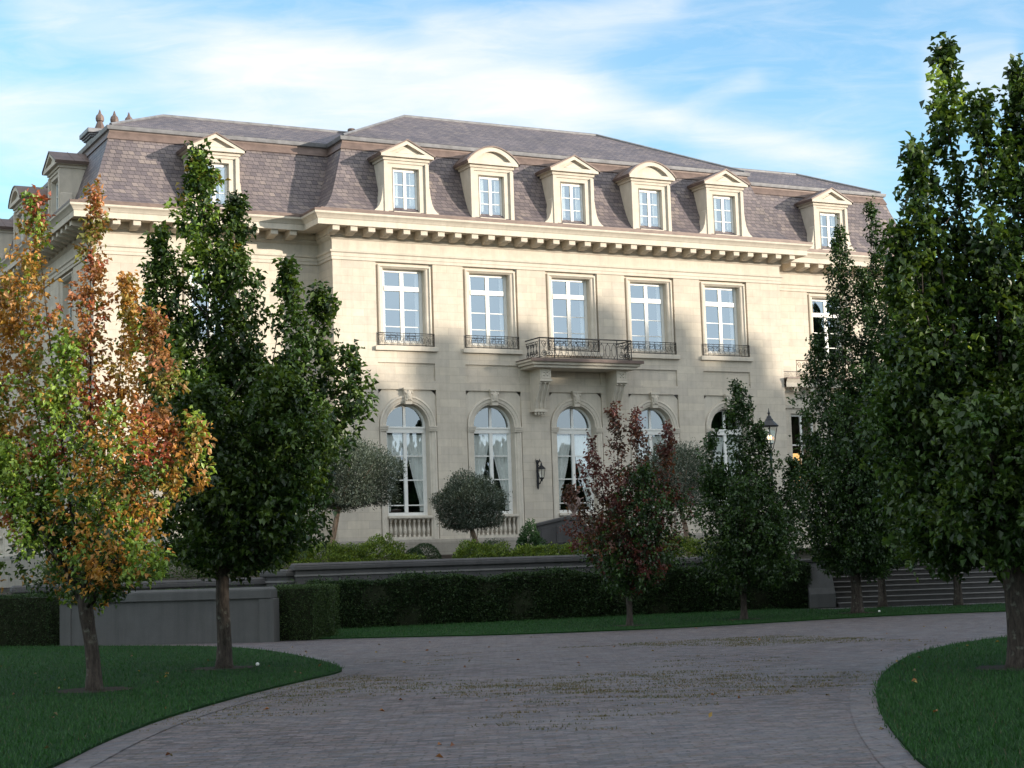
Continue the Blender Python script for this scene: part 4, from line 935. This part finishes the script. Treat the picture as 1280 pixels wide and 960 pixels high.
# balcony
def balcony():
    mb = MB(); x0, x1 = 5.12, 10.62
    mb.box(x0, x1, -1.45, 0, 10.1, 10.2); mb.box(x0+.08, x1-.08, -1.36, 0, 9.98, 10.1); mb.box(x0+.2, x1-.2, -1.25, 0, 9.86, 9.98)
    o = mb.build('balcony', M['trim'], house, Vector((0, 0, 0)), bevel=.02)
    mb = MB(); mb.box(x0-.02, x1+.02, -1.47, 0, 10.2, 10.235); mb.box(x0-.03, x1+.03, -1.48, -1.452, 10.1, 10.2); mb.build('balcony_flashing', M['copper'], o, Vector((0, 0, 0)))
    mb = MB(); z0, z1 = 10.235, 11.12; a, b, yf = 5.6, 10.14, -1.28
    for z, r in ((z1, .028), (z0+.06, .018), (z1-.14, .012)):
        mb.tube([(a, -.02, z), (a, yf, z), (b, yf, z), (b, -.02, z)], r, 6)
    def oval(cx, cy, ux, uy, w, h0, h1):
        pts = []
        for j in range(17):
            t = 2*math.pi*j/16; c, s = math.cos(t), math.sin(t); c = math.copysign(abs(c)**.7, c)
            pts.append((cx+ux*w*c, cy+uy*w*c, (h0+h1)/2+(h1-h0)/2*s))
        mb.tube(pts, .012, 4, cap=False)
    for x in (a, a+.72, b-.72, b): mb.tube([(x, yf, z0), (x, yf, z1)], .02, 6)
    n = 10; w = (b-a-1.44)/n
    for i in range(n):
        cx = a+.72+(i+.5)*w; oval(cx, yf, 1, 0, w*.36, z0+.14, z1-.2); mb.tube([(cx-w/2, yf, z0+.06), (cx-w/2, yf, z0+.3)], .009, 4)
        mb.tube([(cx-w*.64, yf, (z0+z1)/2), (cx-w*.36, yf, (z0+z1)/2)], .012, 4)
        for z in (z1-.17, z0+.1): mb.lathe((cx, yf, z-.03), [(.004, 0), (.028, .03), (.004, .06)], 6)
    def scrolls(cx, cy, ux, uy):
        for s in (-1, 1):
            for v in (-1, 1):
                pts = [(cx+ux*s*(.15+.13*(1-j/20)*math.cos(j/20*3.6*math.pi)), cy+uy*s*(.15+.13*(1-j/20)*math.cos(j/20*3.6*math.pi)), (z0+z1)/2+v*(.17+.17*(1-j/20)*math.sin(j/20*3.6*math.pi))) for j in range(21)]
                mb.tube(pts, .014, 4, cap=False)
        oval(cx, cy, ux, uy, .15, z0+.2, z1-.22)
    scrolls(a+.36, yf, 1, 0); scrolls(b-.36, yf, 1, 0); scrolls(a, yf*.68, 0, 1); scrolls(b, yf*.68, 0, 1); scrolls(a, yf*.28, 0, 1)
    mb.build('railing', M['iron'], o, Vector((0, 0, 0)))
    for cx in (6.02, 9.8):
        mb = MB(); w = .26
        pr = [(0, 9.86), (-.98, 9.86), (-.98, 9.32), (-.9, 9.24), (-.8, 9.2), (-.72, 9.0), (-.55, 8.72), (-.42, 8.45), (-.36, 8.2), (-.36, 8.12), (0, 8.12)]
        k = len(pr)
        for s in (-w, w): mb.v += [(cx+s, y, z) for y, z in pr]
        mb.f.append(tuple(range(k))); mb.f.append(tuple(range(k, 2*k))[::-1]); mb.mi += [0, 0]
        for j in range(k): mb.f.append((j, k+j, k+(j+1) % k, (j+1) % k)); mb.mi.append(0)
        for s in (-.2, 0, .2):      # raised flutes down the front
            mb.tube([(cx+s, y-.015, z) for y, z in pr[3:9]], .045, 6)
        mb.box(cx-w-.04, cx+w+.04, -1.02, -.97, 9.3, 9.36); mb.box(cx-w-.06, cx+w+.06, -.44, 0, 8.04, 8.12)
        for i in range(4): mb.lathe((cx-.21+i*.14, -.34, 7.9), [(.02, 0), (.05, .05), (.06, .14)], 6)
        # carved square on the face
        mb.box(cx-.21, cx+.21, -1.0, -.97, 9.42, 9.46); mb.box(cx-.21, cx+.21, -1.0, -.97, 9.78, 9.82); mb.box(cx-.21, cx-.17, -1.0, -.97, 9.46, 9.78); mb.box(cx+.17, cx+.21, -1.0, -.97, 9.46, 9.78)
        for (p, q) in ((-.08, 9.55), (.08, 9.55), (-.08, 9.69), (.08, 9.69), (0, 9.62)):
            mb.lathe((cx+p, -.99, q-.045), [(.005, 0), (.045, .045), (.005, .09)], 6)
        mb.build('corbel', M['trim'], o, Vector((0, 0, 0)), bevel=.01)
balcony()
# chimney with three copper cowls
mb = MB(); cx0, cx1, cy0, cy1 = -11.42, -9.3, 6.55, 7.65
mb.box(cx0, cx1, cy0, cy1, 19.0, 20.2); mb.box(cx0-.08, cx1+.08, cy0-.08, cy1+.08, 20.2, 20.28); mb.box(cx0-.14, cx1+.14, cy0-.14, cy1+.14, 20.28, 20.36); mb.box(cx0-.22, cx1+.22, cy0-.22, cy1+.22, 20.36, 20.56)
ch = mb.build('chimney', M['lead'], house, Vector((0, 0, 0)), bevel=.03)
for i in range(3):
    c = (-10.93+i*.63, 7.1, 20.56)
    mb = MB(); mb.lathe(c, [(.28, 0), (.28, .05), (.13, .44), (.12, .48), (.17, .51), (.19, .62), (.16, .74), (.08, .82), (.03, .97), (.005, 1.03)], 8)
    mb.face([(c[0]-.02, c[1]-.05, c[2]+.68), (c[0]+.02, c[1]-.05, c[2]+.68), (c[0], c[1]+.22, c[2]+1.1)]); mb.build('chimney_cowl', M['copper'], ch, Vector((0, 0, 0)))
# one-storey bay on the right wing with a balustraded flat roof
def sidebay():
    mb = MB(); F2 = Fr((0, .35, 0), (1, 0, 0), (0, -1, 0)); x0, x1 = 19.203, 27.2
    gridwall(mb, F2, x0, x1, 1.9, 9.25, [(19.75, 21.15, 4.4, 8.2, .3, False)]); mb.face([(x1, .35, 1.9), (x1, 1.6, 1.9), (x1, 1.6, 9.25), (x1, .35, 9.25)])
    o = mb.build('side_bay', M['wall'], house, Vector((0, 0, 0)))
    mb = MB(); sweep(mb, [(.03, 8.42), (.07, 8.45), (.09, 8.6), (.02, 8.62), (.02, 9.1), (.1, 9.2), (.12, 9.35), (.5, 9.4), (.5, 9.6), (.56, 9.72), (.6, 9.78)], 0, [(19.203, .35), (27.2, .35), (27.2, 1.6)])
    for i in range(8): mb.box(19.7+i*.95, 19.95+i*.95, -.05, .3, 9.22, 9.38)
    mb.face([(19.203, -.25, 9.78), (27.8, -.25, 9.78), (27.8, 1.6, 9.78), (19.203, 1.6, 9.78)]); mb.build('bay_cornice', M['trim'], o, Vector((0, 0, 0)))
    mb = MB(); mb.box(19.21, 27.82, -.27, 1.55, 9.781, 9.84); mb.build('bay_flashing', M['copper'], o, Vector((0, 0, 0)))
    mb = MB()
    for (a, b, c, d) in ((19.75, 19.85, 4.4, 8.2), (21.05, 21.15, 4.4, 8.2), (19.85, 21.05, 8.08, 8.2), (19.85, 21.05, 4.4, 4.52), (20.4, 20.5, 4.52, 8.08), (19.85, 20.4, 6.7, 6.76), (20.5, 21.05, 6.7, 6.76), (19.85, 20.4, 5.3, 5.36), (20.5, 21.05, 5.3, 5.36)): mb.box(a, b, .55, .62, c, d)
    mb.build('bay_window_frame', M['white'], o, Vector((0, 0, 0)))
    mb = MB(); mb.face([(19.75, .6, 4.4), (21.15, .6, 4.4), (21.15, .6, 8.2), (19.75, .6, 8.2)]); mb.build('pane', M['lglass'], o, Vector((0, 0, 0)))
    mb = MB(); mb.face([(19.8, .75, 4.4), (20.42, .75, 4.4), (20.42, .75, 6.35), (19.8, .75, 6.35)], 0); mb.face([(19.7, 1.5, 4.3), (21.2, 1.5, 4.3), (21.2, 1.5, 8.3), (19.7, 1.5, 8.3)], 1)
    mb.build('blind', [emit_mat('warm_lit_blind', (1, .55, .2), .55), M['room']], o, Vector((0, 0, 0)))
    mb = MB(); z0, z1 = 9.84, 10.66
    for z, r in ((z1, .024), (z0+.05, .016)): mb.tube([(19.9, -.05, z), (27.4, -.05, z)], r, 5)
    for i in range(13):
        cx = 20.2+i*.58; mb.tube([(cx-.29, -.05, z0), (cx-.29, -.05, z1)], .014, 4)
        for q in (-1, 1):
            for v in (-1, 1):
                mb.tube([(cx+q*(.12+.12*(1-k/14)*math.cos(k/14*3.4*math.pi)), -.05, (z0+z1)/2+v*(.18+.16*(1-k/14)*math.sin(k/14*3.4*math.pi))) for k in range(15)], .013, 4, cap=False)
    mb.build('railing', M['rust'], o, Vector((0, 0, 0)))
sidebay()
# stair parapet of dark stone before the house
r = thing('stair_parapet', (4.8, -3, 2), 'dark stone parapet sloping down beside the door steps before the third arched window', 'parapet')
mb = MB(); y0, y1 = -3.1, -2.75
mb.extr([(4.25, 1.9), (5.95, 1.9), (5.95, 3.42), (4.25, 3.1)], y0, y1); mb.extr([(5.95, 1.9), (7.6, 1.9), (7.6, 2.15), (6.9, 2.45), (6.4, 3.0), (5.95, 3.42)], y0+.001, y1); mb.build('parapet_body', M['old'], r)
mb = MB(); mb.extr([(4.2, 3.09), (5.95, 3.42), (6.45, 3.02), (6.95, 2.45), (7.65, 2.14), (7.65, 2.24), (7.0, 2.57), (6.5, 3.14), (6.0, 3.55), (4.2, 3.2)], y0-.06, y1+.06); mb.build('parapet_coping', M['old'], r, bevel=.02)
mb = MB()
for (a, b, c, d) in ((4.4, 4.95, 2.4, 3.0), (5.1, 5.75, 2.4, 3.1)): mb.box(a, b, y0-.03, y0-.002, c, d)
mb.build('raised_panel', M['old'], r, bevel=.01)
# urn on its pedestal
r = thing('stone_urn', (3.2, -8, 2), 'pinkish stone urn on a slim pedestal in front of the third arched window', 'urn')
mb = MB(); mb.lathe((3.2, -8, 3.3), [(.14, 0), (.16, .04), (.07, .1), (.07, .16), (.22, .34), (.27, .55), (.25, .7), (.13, .78), (.12, .84), (.24, .9), (.27, .96), (.1, 1.0), (.05, 1.03)], 16)
for s in (-1, 1): mb.tube([(3.2+s*.24, -8, 3.95), (3.2+s*.42, -8, 4.02), (3.2+s*.42, -8, 3.85), (3.2+s*.22, -8, 3.72)], .03, 6)
mb.build('urn_body', M['terra'], r, smooth=True)
mb = MB(); mb.box(2.98, 3.42, -8.22, -7.78, 1.9, 2.15); mb.box(3.06, 3.34, -8.14, -7.86, 2.15, 3.18); mb.box(3.0, 3.4, -8.2, -7.8, 3.18, 3.3); mb.build('pedestal', M['concrete'], r, bevel=.015)

# wall lantern
def wall_lantern(x, z):
    r = thing('wall_lantern', (x, 0, z), 'black iron wall lantern on the pier between second and third arched windows', 'lantern')
    mb = MB(); mb.box(x-.05, x+.05, -.04, -.002, z-.45, z+.65); mb.tube([(x, -.03, z-.3), (x, -.2, z-.38), (x, -.34, z-.2), (x, -.38, z-.12)], .022, 6)
    mb.tube([(x, -.03, z+.5), (x, -.2, z+.62), (x, -.36, z+.55), (x, -.38, z+.42)], .022, 6); mb.tube([(x, -.05, z+.35), (x, -.16, z+.42), (x, -.22, z+.34), (x, -.14, z+.3)], .015, 5)
    mb.lathe((x, -.03, z-.62), [(.005, 0), (.04, .08), (.05, .17)], 6)
    for s in (-1, 1): mb.tube([(x+s*.02, -.04, z+.52), (x+s*.12, -.06, z+.62), (x+s*.08, -.06, z+.7)], .014, 5)
    mb.build('bracket', M['iron'], r)
    mb = MB(); c = (x, -.38, z-.15); mb.lathe(c, [(.03, -.14), (.05, -.06), (.12, 0), (.12, .03)], 6)
    mb.lathe((x, -.38, z+.24), [(.2, 0), (.2, .03), (.1, .12), (.05, .16), (.04, .24), (.01, .3)], 6)
    for i in range(6):
        a = i*math.pi/3; mb.tube([(x+.11*math.cos(a), -.38+.11*math.sin(a), z-.13), (x+.18*math.cos(a), -.38+.18*math.sin(a), z+.25)], .01, 4)
    mb.build('lantern_cage', M['iron'], r)
    mb = MB(); mb.lathe((x, -.38, z-.12), [(.1, 0), (.165, .36)], 6); mb.build('lantern_glass', M['lglass'], r)
wall_lantern(5.98, 5.35)
# street lamp
def lamp(x, y, g0, ztop):
    r = thing('street_lamp', (x, y, g0), 'lit black lantern lamp post with pointed top above the small green pear tree', 'street lamp')
    s = 1.15; z = ztop-1.0*s
    mb = MB(); mb.lathe((x, y, g0), [(.16, 0), (.16, .3), (.1, .4), (.07, .9), (.06, 1.0), (.045, 1.2), (.042, z-g0-.35), (.06, z-g0-.3), (.04, z-g0-.25)], 10)
    mb.build('post', M['green'], r, smooth=False)
    mb = MB()
    for i in range(4):
        a = math.pi/4+i*math.pi/2+.2; c, d = math.cos(a), math.sin(a)
        mb.tube([(x, y, z-.28), (x+.09*c, y+.09*d, z-.2), (x+.13*c, y+.13*d, z-.03)], .014, 5)
        mb.tube([(x+.14*c, y+.14*d, z-.03), (x+.25*c, y+.25*d, z+.46*s)], .014, 5)
    mb.lathe((x, y, z-.05), [(.15, 0), (.15, .03)], 4); mb.build('lantern_frame', M['iron'], r)
    mb = MB(); mb.lathe((x, y, z+.46*s), [(.3, 0), (.31, .03), (.25, .09), (.14, .2), (.13, .24), (.1, .26), (.07, .34), (.03, .38), (.035, .43), (.05, .45), (.02, .5), (.005, .62)], 12); mb.build('lantern_roof', M['iron'], r)
    mb = MB(); mb.lathe((x, y, z-.02), [(.12, 0), (.235, .46*s)], 4); mb.xform(Matrix.Translation((x, y, 0)) @ Matrix.Rotation(.2, 4, 'Z') @ Matrix.Rotation(math.pi/4, 4, 'Z') @ Matrix.Translation((-x, -y, 0))); mb.build('lantern_glass', M['lglass'], r)
    mb = MB()
    for (a, b) in ((-.05, 0), (.05, .02), (0, -.05)): mb.lathe((x+a, y+b, z+.1), [(.01, 0), (.03, .04), (.035, .08), (.012, .13), (.004, .15)], 8)
    mb.build('bulb', M['flame'], r)
lamp(4.8, -18.5, 1.3, 6.46)
# small white garden markers beside two trunks
for (x, y, lb) in ((-19.35, -37.1, 'small white object on the grass beside the dark pear trunk'), (.15, -29.3, 'small white object on the grass beside the tree left of the steps')):
    mb = MB(); mb.lathe((0, 0, 0), [(.025, 0), (.032, .02), (.025, .04), (.006, .05)], 10); o = mb.build('garden_light', M['white'], None, Vector((x, y, .06))); tag(o, lb, 'garden light', 'white garden lights')

# ------------------------------------------------------------------ camera, sun, sky
yaw, pitch, roll = 0.47964, R(5.99129971), R(-1.85583839)
f = Vector((math.sin(yaw)*math.cos(pitch), math.cos(yaw)*math.cos(pitch), math.sin(pitch)))
r = Vector((math.cos(yaw), -math.sin(yaw), 0)); u = r.cross(f)
r2 = r*math.cos(roll)+u*math.sin(roll); u2 = -r*math.sin(roll)+u*math.cos(roll)
cd = bpy.data.cameras.new('camera'); cam = bpy.data.objects.new('camera', cd); COL.objects.link(cam)
cam.matrix_world = Matrix(((r2.x, u2.x, -f.x, -28.7906), (r2.y, u2.y, -f.y, -64.7587), (r2.z, u2.z, -f.z, 1.6), (0, 0, 0, 1)))
cd.lens = 2144.32/1280*36; cd.sensor_width = 36; cd.clip_end = 3000; cd.clip_start = .1
scene.camera = cam
sl = bpy.data.lights.new('sun', 'SUN'); sl.energy = 2.5; sl.angle = R(.55); sl.color = (1, .9, .765)
so = bpy.data.objects.new('sun', sl); COL.objects.link(so)
sv = Vector((math.sin(AZ)*math.cos(EL), -math.cos(AZ)*math.cos(EL), math.sin(EL)))
so.rotation_euler = (-sv).to_track_quat('-Z', 'Y').to_euler(); so.location = (60, -60, 60)

w = bpy.data.worlds.new('World'); scene.world = w; w.use_nodes = True
t = w.node_tree; t.nodes.clear(); g = G(t); N = t.nodes; L = t.links
sky = N.new('ShaderNodeTexSky'); sky.sky_type = 'NISHITA'; sky.sun_disc = False
sky.sun_elevation = EL; sky.sun_rotation = math.atan2(sv.x, sv.y); sky.altitude = 50; sky.air_density = 1.0; sky.dust_density = .4; sky.ozone_density = 2.0
tc = N.new('ShaderNodeTexCoord'); v = g.mapping(tc.outputs['Generated'], rot=(0, 0, yaw))
x, y, z = g.sep(v); yy = g.m('MAXIMUM', g.m('ABSOLUTE', y), .15)
U = g.m('DIVIDE', x, yy); Vv = g.m('DIVIDE', z, yy)
# cirrus laid on the sky dome in azimuth / elevation
def px(a, b): return ((a-640)/2144, (705-.0324*(a-640)-b)/2144)
def streak(p, q, wd, amp, bow=0.0):
    (ua, va), (ub, vb) = px(*p), px(*q)
    tt = g.m('DIVIDE', g.m('SUBTRACT', U, ua), ub-ua); tcl = g.m('MINIMUM', g.m('MAXIMUM', tt, 0.0), 1.0)
    line = g.m('ADD', g.m('MULTIPLY', tcl, vb-va), va)
    line = g.m('ADD', line, g.m('MULTIPLY', g.m('MULTIPLY', tcl, g.m('SUBTRACT', 1.0, tcl)), bow*4/2144))
    dv = g.m('DIVIDE', g.m('SUBTRACT', Vv, line), wd/2144); over = g.m('DIVIDE', g.m('SUBTRACT', tt, tcl), .12)
    d2 = g.m('ADD', g.m('MULTIPLY', dv, dv), g.m('MULTIPLY', over, over))
    return g.m('MULTIPLY', g.m('EXPONENT', g.m('MULTIPLY', d2, -1.0)), amp)
uv = g.comb(U, Vv, 0.0)
n1 = g.noise(g.mapping(uv, rot=(0, 0, R(8)), scale=(5, 22, 1)), 1.4, 7, .6, .8)
n2 = g.noise(g.mapping(uv, rot=(0, 0, R(-14)), scale=(9, 40, 1)), 1.7, 6, .62, .6)
tot = None
for a in ((( 60,0),(420,75),40,.6,0),((300,62),(700,100),36,1.5,8),((260,140),(740,140),52,.95,0),((620,100),(1060,190),22,.9,6),((560,20),(850,-10),26,.6,-14),((0,140),(240,225),60,.6,0),
          ((-60,130),(200,90),22,.45,0),((820,150),(960,90),14,.35,0),((1190,95),(1290,80),40,.75,0),((900,200),(1100,260),40,.2,0)):
    s = streak(*a[:5]) if len(a) == 5 else streak(*a); tot = s if tot is None else g.m('ADD', tot, s)
front = g.ramp(y, [(.45, 0), (.6, 1)])
dens = g.m('MULTIPLY', g.m('MULTIPLY', tot, g.m('ADD', .12, g.m('MULTIPLY', n1, 1.4))), front)
dens = g.m('SUBTRACT', 1.0, g.m('EXPONENT', g.m('MULTIPLY', dens, -1.15)))
dens = g.m('ADD', dens, g.m('MULTIPLY', g.ramp(n2, [(.42, 0), (.75, 1)]), .28))
# unseen broken cloud added behind the camera to brighten the shaded house front
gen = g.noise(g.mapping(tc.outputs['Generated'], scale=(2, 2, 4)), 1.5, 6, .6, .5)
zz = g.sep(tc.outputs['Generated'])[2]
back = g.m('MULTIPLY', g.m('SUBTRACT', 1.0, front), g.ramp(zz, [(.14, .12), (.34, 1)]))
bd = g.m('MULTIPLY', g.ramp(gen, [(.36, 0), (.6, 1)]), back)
dens = g.m('MINIMUM', dens, .96)
colr = g.mix(dens, g.mix(1.0, sky.outputs[0], (.8, .93, .98), 'MULTIPLY'), (2.45, 2.5, 2.6))
mn = N.new('ShaderNodeVectorMath'); mn.operation = 'MINIMUM'; L.new(colr, mn.inputs[0]); mn.inputs[1].default_value = (2.5, 2.7, 2.9); colr = mn.outputs[0]
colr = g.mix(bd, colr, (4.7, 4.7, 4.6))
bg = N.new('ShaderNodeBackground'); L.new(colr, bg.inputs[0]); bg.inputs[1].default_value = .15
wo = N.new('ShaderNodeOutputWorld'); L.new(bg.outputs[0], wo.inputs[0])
scene.view_settings.view_transform = 'Standard'; scene.view_settings.look = 'None'; scene.view_settings.gamma = 1; scene.view_settings.exposure = 1.5
scene.render.engine = 'CYCLES'; scene.cycles.max_bounces = 6; scene.cycles.transparent_max_bounces = 12
scene.render.resolution_x = 1024; scene.render.resolution_y = 768
